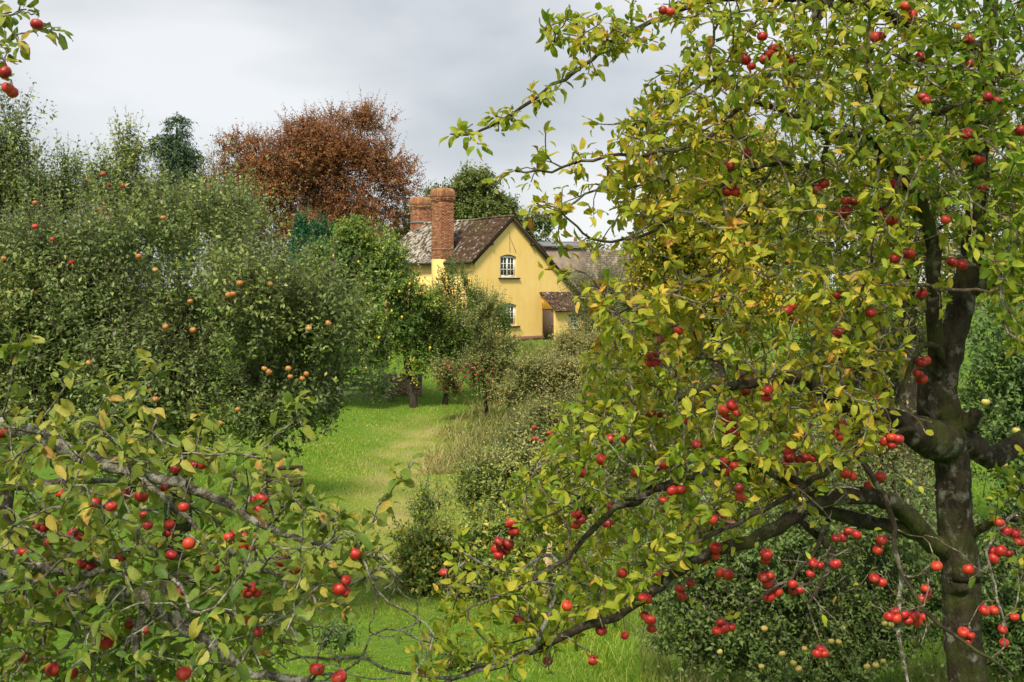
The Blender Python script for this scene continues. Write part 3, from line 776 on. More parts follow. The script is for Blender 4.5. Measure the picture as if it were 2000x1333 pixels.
# porch roof with tiles
d = MB(); sl = math.hypot(PD + .25, 1.05)
d.frame_box((PX0 - .15, .0, 2.66), (PX1 - PX0 + .3, 0, 0), (0, -(PD + .25), -1.05), (0, 0, .05)); pr = d.build('porch_roof', M['timber_dark'], house)
tl = MB()
for r_ in range(17):
    for c_ in range(16):
        y = -(PD + .25) * (r_ + .5) / 17; zt = 2.66 - 1.05 * (r_ + .5) / 17 + .075
        tl.box((PX0 - .15 + (c_ + .5 + .5 * (r_ % 2) - .25) * (PX1 - PX0 + .3) / 16, y, zt + random.uniform(0, .008)), (.155, .17, .016), rx=math.atan2(1.05, PD + .25) - .12)
tag(tl.build('tiles', M['tile'], pr), kind='stuff')

# ================================================================ OUTBUILDINGS
M['thatch'] = plain_mat('mossy_stone_slates', (.235, .195, .165), .95, .05, .4, 2.2, .6, tint=.35)
M['stone'] = plain_mat('rubble_stone', (.26, .21, .17), .95, .1, .3, 3, .6, tint=.3)
barn = empty('barn', (5.6, 76, -3.0), math.radians(-4))
tag(barn, 'grey stone slated outbuilding behind the yellow cottage', 'barn')
b = MB(); b.box((0, 2.5, .75), (8.0, 5, 1.5), tint=.5); b.build('wall', M['stone'], barn)
b = MB(); b.prism([(-4.1, -.35, 1.35), (-4.1, 2.5, 5.55), (-4.1, 5.35, 1.35), (-4.1, 5.2, 1.25), (-4.1, 2.5, 5.4), (-4.1, -.2, 1.25)], (8.2, 0, 0), tint=.3); rf = b.build('roof', M['thatch'], barn)
sl = MB(); L_ = math.hypot(2.85, 4.2)
for r_ in range(26):
    f0 = r_ / 26; x = -4.15
    while x < 4.1:
        w_ = random.uniform(.22, .42) * (1.3 - f0 * .0); zc = 5.55 - 4.2 * (f0 + .02); yc = 2.5 - 2.85 * (f0 + .02)
        sl.box((x + w_ / 2, yc - .03, zc + .04 + random.uniform(0, .02) + .07 * math.sin(x * .9 + 1)), (w_ - .015, .26, .035), rx=math.atan2(4.2, 2.85) - .1)
        x += w_
tag(sl.build('slates', M['thatch'], rf), kind='stuff')
b = MB(); b.box((-1.15, 2.5, 5.75), (.6, .6, .9), tint=.9, taper=.92); b.box((-1.15, 2.5, 6.24), (.66, .66, .09), tint=.9); ch_ = b.build('chimney', plain_mat('pale_render', (.6, .55, .5), .9, .1, .15, 5), rf)
b = MB(); b.tube([(-1.15, 2.5, 6.28), (-1.15, 2.5, 6.62)], [.13, .11], 10); b.build('chimney_pot', M['brickcap'], ch_)

shed = empty('slate_roof_outhouse', (3.3, 70, -3.0), math.radians(6))
tag(shed, 'low blue-grey slate roof just behind the cottage gable', 'outhouse')
b = MB(); b.box((0, 0, 2.75), (2.6, 3.0, 5.5), tint=.5); b.build('wall', M['stone'], shed)
b = MB(); b.prism([(-1.5, -1.7, 5.52), (-1.5, 1.7, 5.9), (-1.5, 1.7, 6.0), (-1.5, -1.7, 5.62)], (3.0, 0, 0)); b.build('roof', M['lead'], shed)

# ================================================================ GATE, WALL, POSTS, BENCH
M['old_wood'] = plain_mat('weathered_grey_wood', (.36, .31, .25), .85, .15, .3, 10, .4, tint=.25, stretch=(1, 1, 1))
M['brown_wood'] = plain_mat('dark_brown_wood', (.085, .06, .045), .85, .15, .35, 12, .4, tint=.3)
M['pale_wood'] = plain_mat('pale_new_wood', (.46, .34, .2), .8, .2, .2, 12, .3, stretch=(4, 4, .5))
M['brickwall'] = plain_mat('old_red_garden_brick', (.36, .22, .165), .95, .08, .3, 4, .4, tint=.4)
YW = 47.0
wall = empty('garden_wall', gpt(790, YW)); tag(wall, 'low weathered brick wall between the gate posts and the tree trunk', 'wall')
hw = 0.92; core = MB(); core.box((-.1, .3, hw / 2 - .1), (1.7, .3, hw + .2)); core.build('core', M['mortar'], wall)
bkm = MB(); bkm.box((0, 0, 0), (.215, .1, .066), tint=.5); bk_me = [None] * 6
for i in range(6):
    q = MB(); q.box((0, 0, 0), (.213, .1, .066), tint=i / 5); bk_me[i] = q.build('brick', M['brickwall'], link_it=False)
cnt = 0
for r_ in range(12):
    for c_ in range(7):
        link('brick', random.choice(bk_me), wall, (-.94 + (c_ + .5 + .5 * (r_ % 2)) * .226, .135 + random.uniform(-.008, .008), .0 + r_ * .078)); cnt += 1
b = MB()
for i in range(6): b.box((-.8 + i * .3, .28, hw + .03), (.29, .4, .07))
b.build('coping', M['stone'], wall)

def post(name, label, px, Y, h, w, mat, lean=0.0, pointed=.0, cat='post', group=None):
    p0 = gpt(px, Y); mb_ = MB()
    mb_.box((lean * h / 2, 0, h / 2 - .1), (w, w, h + .2))
    mb_.box((lean * h, 0, h + .03), (w * .98, w * .98, .06), taper=.55)
    o = mb_.build(name, M[mat], None, p0); tag(o, label, cat, group); return o
post('gate_post', 'thick grey wooden gate post left of the brick wall', 757, 46.2, 1.12, .17, 'old_wood')
post('gate_post', 'slimmer grey wooden post beside the brick wall end', 769, 46.4, 1.2, .13, 'old_wood', .01)
post('stake', 'pale wooden stake standing in the bramble thicket', 1069, 14.2, 1.05, .13, 'pale_wood', -.01, cat='stake')
gate = empty('field_gate', gpt(668, 46.6)); tag(gate, 'grey five-bar wooden field gate half hidden behind leaves', 'gate')
gx0, gx1 = -1.75, 1.3
for i, zz_ in enumerate((.2, .42, .62, .84, 1.12)):
    b = MB(); b.box(((gx0 + gx1) / 2, 0, zz_), (gx1 - gx0, .04, .10)); b.build('rail', M['old_wood'], gate)
for x_ in (gx0, gx1):
    b = MB(); b.box((x_, -.045, .66), (.11, .05, 1.12)); b.build('stile', M['old_wood'], gate)
for s_ in (0, 1):
    b = MB(); a0 = np.array([gx0 if s_ else (gx0 + gx1) / 2, -.05, .2]); a1 = np.array([(gx0 + gx1) / 2 if s_ else gx1, -.05, 1.1])
    b.frame_box(a0, (a1 - a0), (0, .03, 0), (0, 0, .09)); b.build('brace', M['old_wood'], gate)

bp = gpt(550, 22.5)
bench = empty('bench', bp, math.radians(8)); tag(bench, 'dark brown slatted wooden bench on the lawn edge', 'bench')
for i, zz_ in enumerate((.50, .60, .70, .86)):
    b = MB(); b.box((0, .22 + .03 * i, zz_), (.85, .028, .075 if i < 3 else .095), rx=-.12); b.build('back_slat', M['brown_wood'], bench)
for i in range(4):
    b = MB(); b.box((0, -.24 + i * .12, .42), (.85, .10, .03)); b.build('seat_slat', M['brown_wood'], bench)
for sx in (-.37, .37):
    b = MB(); b.box((sx, .2, .40), (.07, .07, .94)); b.build('leg', M['brown_wood'], bench)
    b = MB(); b.box((sx, -.25, .18), (.07, .07, .5)); b.build('leg', M['brown_wood'], bench)
    b = MB(); b.box((sx, -.03, .62), (.07, .5, .04)); b.build('armrest', M['brown_wood'], bench)
#=====PART3
# ================================================================ BACKGROUND TREES
def B(px, py, Y, rx, rz, ry=None):
    """an ellipsoid of crown centred at photo point (px,py) at distance Y; radii given in photo pixels"""
    c = W(px, py, Y); s = Y / F
    return (*c, rx * s, (ry * s if ry else .8 * max(rx, rz) * s), rz * s)
def tr_pts(px0, Y0, pxt, pyt, Yt=None, k=3):
    a = gpt(px0, Y0); a[2] -= .15; b_ = W(pxt, pyt, Yt or Y0)
    return [a + (b_ - a) * t + np.array([.05 * math.sin(3 * t + px0), 0, 0]) * (b_[2] - a[2]) * .25 * (t * (1 - t) * 4) for t in np.linspace(0, 1, k + 2)]
def tr_r(r0, r1, k=3): return list(np.linspace(r0, r1, k + 2))

# far mass of trees on the horizon, reads as one wood
bl = []
for i in range(46):
    px = -700 + i * 78; Y = 150 + 14 * math.sin(i * 1.7)
    bl.append(B(px + 20 * math.sin(i * 2.3), 520 + 8 * math.sin(i * 1.1), Y, 62, 42 + 16 * math.sin(i * 2.9)))
C = crown_leaves(bl, 7000, (.8, 2.2), .5, .5, .5, 8, .75, .6, (.45, .2), 3, back=.1)
o = link('far_wood', leaves_mesh('far_wood', 'lo', C['pos'], C['d'], C['n'], C['L'], C['W'], C['t'], M['leaf_far']))
tag(o, 'distant line of green trees along the horizon', 'wood', kind='stuff')

make_tree('copper_beech', 'large copper beech with rust-brown leaves behind the left orchard', 'tree', gpt(640, 86), tr_pts(640, 86, 630, 330), tr_r(.55, .2),
    [B(599, 316, 86, 118, 76), B(705, 281, 86, 90, 59), B(641, 271, 86, 90, 52), B(493, 316, 86, 80, 54), B(763, 316, 86, 57, 52), B(445, 356, 86, 57, 49), B(557, 401, 86, 123, 63), B(705, 401, 86, 104, 58), B(440, 286, 86, 32, 19), B(742, 238, 86, 42, 25), B(795, 366, 86, 34, 40), B(429, 416, 86, 57, 45), B(620, 456, 86, 142, 45)],
    'leaf_copper', ntarget=380, nshoot=9500, slen=(.6, 2.0), up=.35, out=.7, rnd=.4, nleaf=13, leaf=.22, wr=.6, tint=(.52, .22), shell=2.6, lump=.22, lumpk=.45, holes=-.5, holek=.8, back=.5, sticks=.5, stick_r=.02, tipr=.03, seed=3, tint_clump=.2, clumps=(12, .4, .8))
make_tree('oak_tree', 'broad olive green tree rising behind the cottage roof', 'tree', gpt(940, 92), tr_pts(940, 92, 940, 440), tr_r(.5, .25),
    [B(930, 410, 92, 75, 72), B(980, 430, 92, 60, 62), B(870, 430, 92, 55, 60), B(1040, 460, 92, 42, 58), B(800, 440, 92, 40, 40), B(920, 370, 92, 55, 36)],
    'leaf_far', ntarget=120, nshoot=4200, slen=(.5, 1.3), up=.4, out=.6, nleaf=8, leaf=.36, wr=.6, tint=(.5, .2), lump=.2, lumpk=.4, holes=-.8, holek=.5, sticks=.2, stick_r=.02, tipr=.03, seed=4, tint_clump=.3, clumps=(14, .36, .78))
make_tree('cypress_tree', 'dark green drooping conifer standing against the sky', 'tree', gpt(345, 60), tr_pts(345, 60, 345, 250), tr_r(.22, .05),
    [B(345, 255, 60, 24, 28), B(343, 300, 60, 42, 45), B(345, 360, 60, 46, 60), B(345, 430, 60, 52, 70)],
    'leaf_conifer', ntarget=60, nshoot=2600, slen=(.4, 1.0), up=.15, out=.7, rnd=.3, droop=.7, nleaf=12, leaf=.24, wr=.28, tint=(.45, .2), shell=3, lump=.25, lumpk=1.1, holes=-.7, holek=1.0, sticks=.2, stick_r=.012, seed=5, flat=.3, clumps=(12, .42, .8))
for i, (px, tp, w_) in enumerate(((590, 425, 17), (622, 430, 20), (655, 445, 15))):
    make_tree('thuja_tree', ['blue-green upright conifer nearest the tall drooping one', 'middle of three blue-green upright conifers before the copper beech', 'smallest blue-green upright conifer nearest the chimneys'][i], 'conifer', gpt(px, 52 + i), tr_pts(px, 52 + i, px, tp + 12), tr_r(.1, .03),
        [B(px, tp + 22, 52 + i, w_ * .8, 24), B(px, tp + 60, 52 + i, w_ * 1.25, 45), B(px, tp + 130, 52 + i, w_ * 1.5, 70)],
        'leaf_thuja', ntarget=20, nshoot=900, slen=(.25, .7), up=1.0, out=.3, rnd=.15, nleaf=8, leaf=.2, wr=.3, tint=(.5, .2), lump=.1, sticks=0, seed=20 + i, group='blue-green conifers')

# middle distance: pear tree, columnar tree, small red-fruited tree
make_tree('pear_tree', 'bright green fruit tree with yellow fruit left of the cottage', 'tree', gpt(809, 44), tr_pts(809, 44, 775, 560), tr_r(.17, .08),
    [B(700, 500, 44, 75, 60), B(760, 540, 44, 60, 70), B(690, 590, 44, 70, 70), B(640, 560, 44, 50, 90), B(790, 620, 44, 55, 60), B(720, 670, 44, 55, 55), B(660, 680, 44, 50, 50), B(690, 450, 44, 45, 30), B(825, 590, 44, 34, 46), B(810, 690, 44, 36, 40), B(640, 640, 44, 50, 80), B(740, 470, 44, 40, 36)],
    'leaf_pear', ntarget=120, tmpl='mid', nshoot=6200, slen=(.25, .75), up=.25, out=.55, rnd=.5, droop=.35, nleaf=9, leaf=.15, wr=.55, tint=(.62, .2), shell=2.0, lump=.2, lumpk=1.0, holes=-.45, holek=.9, sticks=.25, stick_r=.01, seed=6, tint_clump=.25, clumps=(10, .42, .78))
make_tree('columnar_tree', 'green upright-shooted fruit tree before the yellow chimney wall', 'tree', gpt(868, 45.5), tr_pts(868, 45.5, 880, 620), tr_r(.13, .06),
    [B(885, 590, 45, 34, 60), B(905, 640, 45, 52, 62), B(870, 680, 45, 60, 55), B(940, 620, 45, 32, 46), B(848, 620, 45, 16, 40), B(925, 700, 45, 56, 45), B(975, 640, 45, 28, 40), B(830, 660, 45, 30, 60), B(888, 600, 45, 32, 78), B(925, 640, 45, 22, 60)],
    'leaf_pear', ntarget=60, tmpl='mid', nshoot=3600, slen=(.4, 1.2), up=1.3, out=.3, rnd=.22, nleaf=12, leaf=.13, wr=.55, tint=(.55, .22), shell=2.4, lump=.15, holes=-.6, sticks=.6, stick_r=.009, seed=7)
rt_, Cr = make_tree('crab_apple_tree', 'small tree full of tiny red fruit below the cottage windows', 'tree', gpt(951, 40), tr_pts(951, 40, 945, 690), tr_r(.075, .05),
    [B(950, 700, 40, 55, 45), B(990, 690, 40, 30, 40), B(925, 735, 40, 80, 36), B(870, 735, 40, 55, 32), B(945, 640, 40, 28, 45), B(985, 745, 40, 44, 30), B(960, 600, 40, 14, 26), B(940, 770, 40, 40, 14), B(895, 765, 40, 30, 16), B(975, 715, 40, 40, 25)],
    'leaf_olive', ntarget=60, tmpl='mid', nshoot=2300, slen=(.25, .7), up=.5, out=.5, rnd=.45, nleaf=10, leaf=.105, wr=.55, tint=(.5, .24), shell=2.0, lump=.25, holes=-.35, holek=1.2, sticks=.5, stick_r=.008, seed=8, clumps=(8, .4, .8))
M['crab'] = plain_mat('crab_apple_red', (.34, .03, .02), .5, .3, .3, 3)
cb = MB(); ico = bmesh.new(); bmesh.ops.create_icosphere(ico, subdivisions=1, radius=1); iv = np.array([v.co[:] for v in ico.verts]); iff = [tuple(v.index for v in f.verts) for f in ico.faces]; ico.free()
sel = RNG.choice(len(Cr['base']), 150, replace=False)
base_c = np.array(rt_.location)
for k in sel:
    p0 = Cr['mid'][k] - base_c + np.array([0, -.12, -.03])
    if wob(p0[None], 1.0)[0] < -.2: continue
    for q in range(random.randint(1, 4)): cb.add(iv * .042 + p0 + RNG.normal(size=3) * .09, iff)
tag(cb.build('fruit', M['crab'], rt_), kind='stuff')
cb = MB()
pear = [o for o in bpy.data.objects if o.name.startswith('pear_tree')][0]
M['pearfruit'] = plain_mat('yellow_pear', (.62, .45, .05), .4, .4, .15, 3)
for (px, py) in ((628, 560), (700, 512), (735, 600), (660, 540), (590, 640), (765, 608), (740, 660), (800, 555), (785, 620), (706, 585), (676, 520), (760, 700), (715, 720), (840, 680), (652, 500), (780, 570)):
    cb.add(iv * np.array([.055, .055, .075]) + W(px, py, 42.4) - np.array(pear.location), iff)
tag(cb.build('fruit', M['pearfruit'], pear), kind='stuff')

# yellow tree behind the right apple tree, and trees filling in behind it
make_tree('maple_tree', 'golden yellow-green tree behind the left side of the right apple tree', 'tree', gpt(1400, 36), tr_pts(1400, 36, 1400, 420), tr_r(.28, .12),
    [B(1370, 330, 36, 95, 90), B(1330, 420, 36, 100, 80), B(1420, 450, 36, 130, 110), B(1310, 500, 36, 85, 70), B(1450, 300, 36, 90, 80), B(1400, 560, 36, 140, 80), B(1520, 400, 36, 90, 120), B(1290, 560, 36, 60, 40)],
    'leaf_maple', ntarget=120, tmpl='mid', nshoot=7000, slen=(.3, .9), up=.1, out=.7, rnd=.4, droop=.3, nleaf=9, leaf=.21, wr=.6, tint=(.58, .2), shell=3, lump=.2, lumpk=1.0, holes=-.75, sticks=.2, stick_r=.012, seed=9, flat=1.0, tint_clump=.25, clumps=(12, .38, .8))
make_tree('orchard_tree', 'yellowing apple tree behind the upper trunk of the right tree', 'tree', gpt(1760, 15), tr_pts(1760, 15, 1770, 480), tr_r(.16, .09),
    [B(1720, 330, 15, 190, 150), B(1900, 300, 15, 190, 170), B(1640, 470, 15, 170, 130), B(1850, 500, 15, 220, 130), B(2050, 450, 15, 160, 190), B(1600, 200, 15, 110, 90)],
    'leaf_olive', ntarget=160, tmpl='mid', nshoot=3800, slen=(.25, .6), up=.4, out=.5, rnd=.5, nleaf=9, leaf=.09, wr=.6, tint=(.68, .22), shell=2.4, holes=-.5, holek=1.6, lumpk=2, sticks=.5, stick_r=.005, seed=10, bark='bark', tipr=.006, tint_clump=.25)
make_tree('orchard_tree', 'green apple tree with pale fruit behind the right trunk', 'tree', gpt(2010, 10.5), tr_pts(2010, 10.5, 1990, 800), tr_r(.12, .07),
    [B(1990, 720, 10.5, 130, 130), B(1960, 900, 10.5, 120, 150), B(2080, 820, 10.5, 130, 160), B(1960, 1050, 10.5, 110, 100)],
    'leaf_dark', ntarget=120, tmpl='mid', nshoot=2000, slen=(.2, .5), up=.4, out=.5, rnd=.5, nleaf=9, leaf=.07, wr=.6, tint=(.6, .25), shell=2, holes=-.35, holek=2, lumpk=2.5, sticks=.6, stick_r=.004, seed=12, bark='bark', tipr=.005)

# scrub and shrubs on the right bank and round the cottage
def shrub(name, label, px, Y, blobs, mat, nshoot, leaf, seed, cat='shrub', tm='mid', group=None, **kw):
    a = dict(slen=(.25, 1.0), up=.7, out=.5, rnd=.6, nleaf=11, wr=.5, tint=(.5, .25), shell=1.7, lump=.4, lumpk=1.5, holes=-.35, sticks=.9, stick_r=.007, clumps=(9, .45, .8))
    a.update(kw)
    return make_tree(name, label, cat, gpt(px, Y), None, None, blobs, M and mat, tmpl=tm, nshoot=nshoot, leaf=leaf, seed=seed, part='foliage', group=group, **a)
shrub('elder_shrub', 'thin pale wispy shrub growing up beside the porch corner', 1170, 55, [B(1170, 610, 55, 45, 60), B(1130, 570, 55, 30, 45), B(1215, 640, 55, 40, 50), B(1160, 520, 55, 45, 45), B(1205, 560, 55, 45, 70), B(1150, 650, 55, 70, 30)], 'leaf_olive', 3000, .10, 30, slen=(.5, 1.3), up=.9, holes=-.2, nleaf=8)
shrub('hedge_shrub', 'olive green scrub bush at the top of the dry bank', 1110, 46, [B(1080, 690, 46, 50, 28), B(1150, 690, 46, 60, 42), B(1030, 700, 46, 30, 22)], 'leaf_olive', 1700, .125, 31, tint=(.75, .2))
shrub('hedge_shrub', 'yellowish mid-bank scrub bush right of the small red-fruited tree', 1070, 36, [B(1060, 740, 36, 60, 38), B(1130, 750, 36, 60, 50), B(1010, 770, 36, 34, 28)], 'leaf_olive', 2300, .115, 32, tint=(.78, .2))
shrub('hedge_shrub', 'grey-green bush bordering the path, carrying a few red apples', 1080, 24, [B(1060, 860, 24, 80, 62), B(1130, 850, 24, 70, 75), B(1010, 880, 24, 40, 40), B(1190, 820, 24, 70, 80)], 'leaf_olive', 2600, .10, 33, tint=(.6, .22))
shrub('hedge_shrub', 'grey-green low bush in the corner where the path bends', 1000, 19, [B(990, 930, 19, 45, 32), B(1050, 950, 19, 70, 50), B(1140, 950, 19, 80, 70)], 'leaf_grey', 2200, .095, 34, tint=(.75, .2))
shrub('nettle_patch', 'pale green patch of tall weeds beside the worn path', 890, 19, [B(890, 985, 19, 62, 34), B(940, 965, 19, 55, 40), B(855, 1012, 19, 45, 24), B(970, 1000, 19, 60, 45), B(1030, 985, 19, 60, 50), B(905, 1030, 18.5, 60, 34)], 'leaf_pear', 2900, .10, 35, 'weeds', up=1.2, tint=(.78, .15), wr=.35, clumps=None, lump=.35, slen=(.25, .7))
shrub('bramble_thicket', 'dark green bramble thicket in the middle of the lawn edge', 890, 15.5, [B(870, 1080, 15.5, 75, 55), B(930, 1060, 15.5, 70, 65), B(830, 1110, 15.5, 50, 45), B(980, 1090, 15.5, 80, 70), B(900, 1130, 15.5, 80, 50), B(1060, 1100, 15.5, 90, 90)], 'leaf_pear', 3400, .105, 36, 'thicket', tint=(.78, .25), up=.4, droop=.3)
shrub('bramble_thicket', 'lighter green low bramble spilling onto the grass by the stake', 1010, 13.6, [B(960, 1180, 13.6, 60, 40), B(1050, 1200, 13.6, 80, 50), B(1150, 1180, 13.6, 90, 70)], 'leaf_pear', 1500, .07, 37, 'thicket', tint=(.55, .25), up=.4, droop=.3)
for i_, (px_, py_, Y_, w_, h_, lb_) in enumerate(((648, 1246, 11.2, 34, 14, 'small dark weed clump in the grass between the two near trees'), (790, 1205, 12.6, 60, 18, 'low trailing bramble on the grass before the dark thicket'), (700, 1150, 13.6, 40, 14, 'pale weed tuft on the lawn left of the dark thicket'), (880, 1290, 10.6, 60, 22, 'leafy weeds at the bottom edge below the single hanging apple'))):
    shrub('weed_clump', lb_, px_, Y_, [B(px_, py_, Y_, w_, h_), B(px_ + w_ * .6, py_ + 6, Y_, w_ * .5, h_ * .7)], ('leaf_dark', 'leaf_dark', 'leaf_pear', 'leaf_pear')[i_], 130, .06, 60 + i_, 'weeds', slen=(.08, .28), nleaf=7, stick_r=.003, tint=(.6, .25), clumps=None)
shrub('hedge_shrub', 'loose olive shrub rising behind the yellow-fruited bush', 1560, 12, [B(1340, 1040, 12, 110, 90), B(1480, 990, 12, 130, 100), B(1620, 960, 12, 130, 110), B(1750, 1000, 12, 110, 120), B(1250, 1090, 12, 90, 70)], 'leaf_olive', 3000, .075, 42, tint=(.5, .25), lumpk=2)
shrub('fruit_bush', 'dark leafy bush hung with pale yellow apples under the low limb', 1520, 9.4, [B(1420, 1180, 9.4, 130, 90), B(1560, 1200, 9.4, 150, 110), B(1680, 1160, 9.4, 120, 120), B(1480, 1060, 9.4, 170, 90), B(1640, 1020, 9.4, 160, 110), B(1300, 1150, 9.8, 90, 70), B(1480, 1275, 9.2, 150, 60), B(1660, 1270, 9.2, 140, 70), B(1800, 1130, 9.6, 110, 130), B(1350, 1250, 9.3, 70, 50)], 'leaf_dark', 6200, .056, 38, 'bush', slen=(.15, .75), tint=(.85, .28), lumpk=2.5, holek=2.4, stick_r=.004, holes=-.2)
shrub('hedge_shrub', 'low dark green shrub filling in right of the big trunk', 1980, 9.6, [B(1960, 1150, 9.6, 110, 110), B(2080, 1180, 9.6, 130, 130), B(1940, 1260, 9.4, 80, 60)], 'leaf_dark', 1800, .056, 41, slen=(.15, .4), tint=(.55, .25), lumpk=2.5, holek=2, stick_r=.0035)
shrub('hedge_shrub', 'green hedge mass behind the middle of the right apple tree', 1450, 18, [B(1330, 720, 18, 140, 110), B(1500, 760, 18, 170, 150), B(1680, 740, 18, 170, 160), B(1400, 900, 18, 170, 130), B(1600, 930, 18, 180, 140), B(1250, 900, 18, 120, 120), B(1780, 900, 18, 150, 150)], 'leaf_olive', 4200, .10, 39, tint=(.62, .22), lumpk=1.5)
shrub('hedge_shrub', 'light green hedge growing against the stone outbuilding', 1290, 48, [B(1240, 640, 48, 60, 60), B(1310, 630, 48, 70, 80), B(1390, 640, 48, 80, 90)], 'leaf_olive', 2000, .13, 40)

# left: big grey-green apple tree and its neighbours
make_tree('orchard_tree', 'tall olive apple tree with long shoots at the far left edge', 'tree', gpt(10, 17), tr_pts(10, 17, 20, 520), tr_r(.17, .1),
    [B(40, 400, 17, 100, 110), B(-60, 380, 17, 120, 130), B(100, 480, 17, 110, 110), B(20, 560, 17, 130, 110), B(40, 315, 17, 75, 60), B(130, 370, 17, 60, 55), B(66, 225, 17, 7, 42), B(104, 235, 17, 7, 26), B(20, 240, 17, 16, 40)],
    'leaf_grey', ntarget=140, tmpl='mid', nshoot=3400, slen=(.25, .8), up=.9, out=.4, rnd=.35, nleaf=10, leaf=.095, wr=.5, tint=(.42, .2), shell=2.4, holes=-.6, holek=1.5, lumpk=1.6, sticks=.7, stick_r=.005, seed=13, bark='bark', tipr=.006, clumps=(10, .4, .75))
make_tree('orchard_tree', 'airy apple tree with red fruit against the sky at left', 'tree', gpt(240, 21), tr_pts(240, 21, 240, 430), tr_r(.13, .07),
    [B(240, 420, 21, 80, 60), B(200, 370, 21, 40, 40), B(300, 440, 21, 90, 60), B(255, 320, 21, 22, 60), B(420, 440, 21, 90, 60)],
    'leaf_grey', ntarget=90, tmpl='mid', nshoot=1500, slen=(.3, .9), up=1.0, out=.4, rnd=.35, nleaf=9, leaf=.11, wr=.55, tint=(.6, .2), shell=2, holes=-.4, holek=1.4, sticks=.8, stick_r=.005, seed=14, bark='bark', tipr=.006)
ORANGE = [(22, 948), (182, 657), (722, 937), (808, 1007), (1190, 1137), (1213, 1133), (1250, 1077), (1405, 1080), (1710, 1285), (1610, 1305), (1005, 1320), (862, 1303), (990, 1170), (190, 1125), (850, 735)]
ORANGE = [(x / 2.666, 150 + y / 2.666) for x, y in ORANGE] + [(x / 1.923, 640 + y / 1.923) for x, y in ((335, 133), (568, 235), (993, 155), (1010, 167), (1083, 155), (1090, 185), (1135, 192), (1150, 175), (1160, 5), (893, 308), (827, 360), (583, 270), (485, 245), (725, 10))]
REDBACK = [(x / 2.666, 150 + y / 2.666) for x, y in ((208, 600), (455, 540), (535, 508), (568, 565), (640, 570), (458, 650), (500, 695), (543, 688), (562, 720), (427, 750), (218, 695), (182, 780), (272, 848), (372, 968), (1083, 577))]
YELLOW = [(1000 + x / 1.724, 560 + y / 1.724) for x, y in ((658, 745), (975, 718), (920, 717), (1255, 1135), (1276, 1139), (850, 1152), (985, 1220), (1075, 1195), (1100, 1197), (1250, 1262), (948, 1268), (965, 1287), (1225, 1276), (1195, 1280), (910, 1237), (840, 1280), (1115, 1150), (700, 1230))]
PALE = [(1925, 786), (1977, 934), (1960, 907), (1990, 1010), (1985, 842)]
HEDGERED = [(1043, 835), (1044, 858), (1055, 862), (1073, 846), (1142, 810), (1149, 812)]
def near_front(pts, rad):
    pts = np.array([(a, b_, Y) for a, b_, Y in pts])
    def f(P):
        q = to_px(P); hit = np.zeros(len(P), bool)
        for a, b_, Y in pts: hit |= (np.abs(q[:, 0] - a) < rad) & (np.abs(q[:, 1] - b_) < rad) & (P[:, 1] < Y + .05)
        return hit
    return f
YO = {}
for i, (a, b_) in enumerate(ORANGE): YO[i] = 11.0 + .45 * math.sin(i * 2.1) + 1.0 * (abs(a - 400) / 400) ** 2
make_tree('orchard_tree', 'big grey-green apple tree with orange fruit filling the left middle', 'tree', gpt(330, 13), tr_pts(330, 13, 380, 640), tr_r(.19, .12),
    [B(330, 560, 13, 230, 160, 170), B(470, 625, 12.6, 180, 150, 170), B(180, 620, 12.8, 190, 170, 170), B(400, 760, 12.4, 230, 130, 170), B(600, 710, 13, 125, 130), B(250, 780, 12.5, 220, 120, 150), B(560, 830, 12.8, 150, 85, 100), B(660, 800, 13.4, 80, 70, 90), B(60, 640, 13, 130, 180), B(410, 475, 13, 130, 85), B(655, 640, 13.2, 55, 90, 70), B(665, 845, 13.4, 50, 45, 60), B(60, 820, 12.6, 150, 90, 120), B(220, 880, 12.6, 150, 70, 110), B(690, 780, 13.6, 60, 50, 60)],
    'leaf_grey', ntarget=320, tmpl='mid', nshoot=9800, slen=(.2, 1.0), up=.85, out=.5, rnd=.4, nleaf=11, leaf=.082, wr=.5, tint=(.45, .2), shell=2.3, holes=-.5, holek=1.5, lump=.24, lumpk=1.8, sticks=.7, stick_r=.0045, seed=15, bark='bark', tipr=.006, tint_clump=.2, back=.3, clumps=(16, .36, .8),
    drop=near_front([(a, b_, YO[i]) for i, (a, b_) in enumerate(ORANGE)], 5))
def spire(name, label, pts, Y, leaf, mat, n=34, seed=0):
    pass
#=====PART4
# ================================================================ FOREGROUND APPLE TREES
def inpoly(P, poly):
    poly = np.asarray(poly, float); x, y = P[:, 0], P[:, 1]; r = np.zeros(len(P), bool)
    for i in range(len(poly)):
        (x1, y1), (x2, y2) = poly[i - 1], poly[i]
        c_ = ((y1 > y) != (y2 > y)); r ^= c_ & (x < (x2 - x1) * (y - y1) / (y2 - y1 + 1e-12) + x1)
    return r
def r5(*p): return [(1000 + x / 2, y / 2) for x, y in p]
def r6(*p): return [(1000 + x / 1.724, 560 + y / 1.724) for x, y in p]
def r4(*p): return [(560 + x / 1.952, 650 + y / 1.952) for x, y in p]
def r3(*p): return [(x / 1.923, 640 + y / 1.923) for x, y in p]
def limb3(pts, y0, y1, r0, r1):
    """photo polyline -> world polyline with depth y0..y1, radii in photo pixels"""
    n_ = len(pts); t = np.linspace(0, 1, n_); Ys = y0 + (y1 - y0) * t
    P = np.array([W(a, b_, Y) for (a, b_), Y in zip(pts, Ys)])
    return P, (r0 + (r1 - r0) * t) * Ys / F

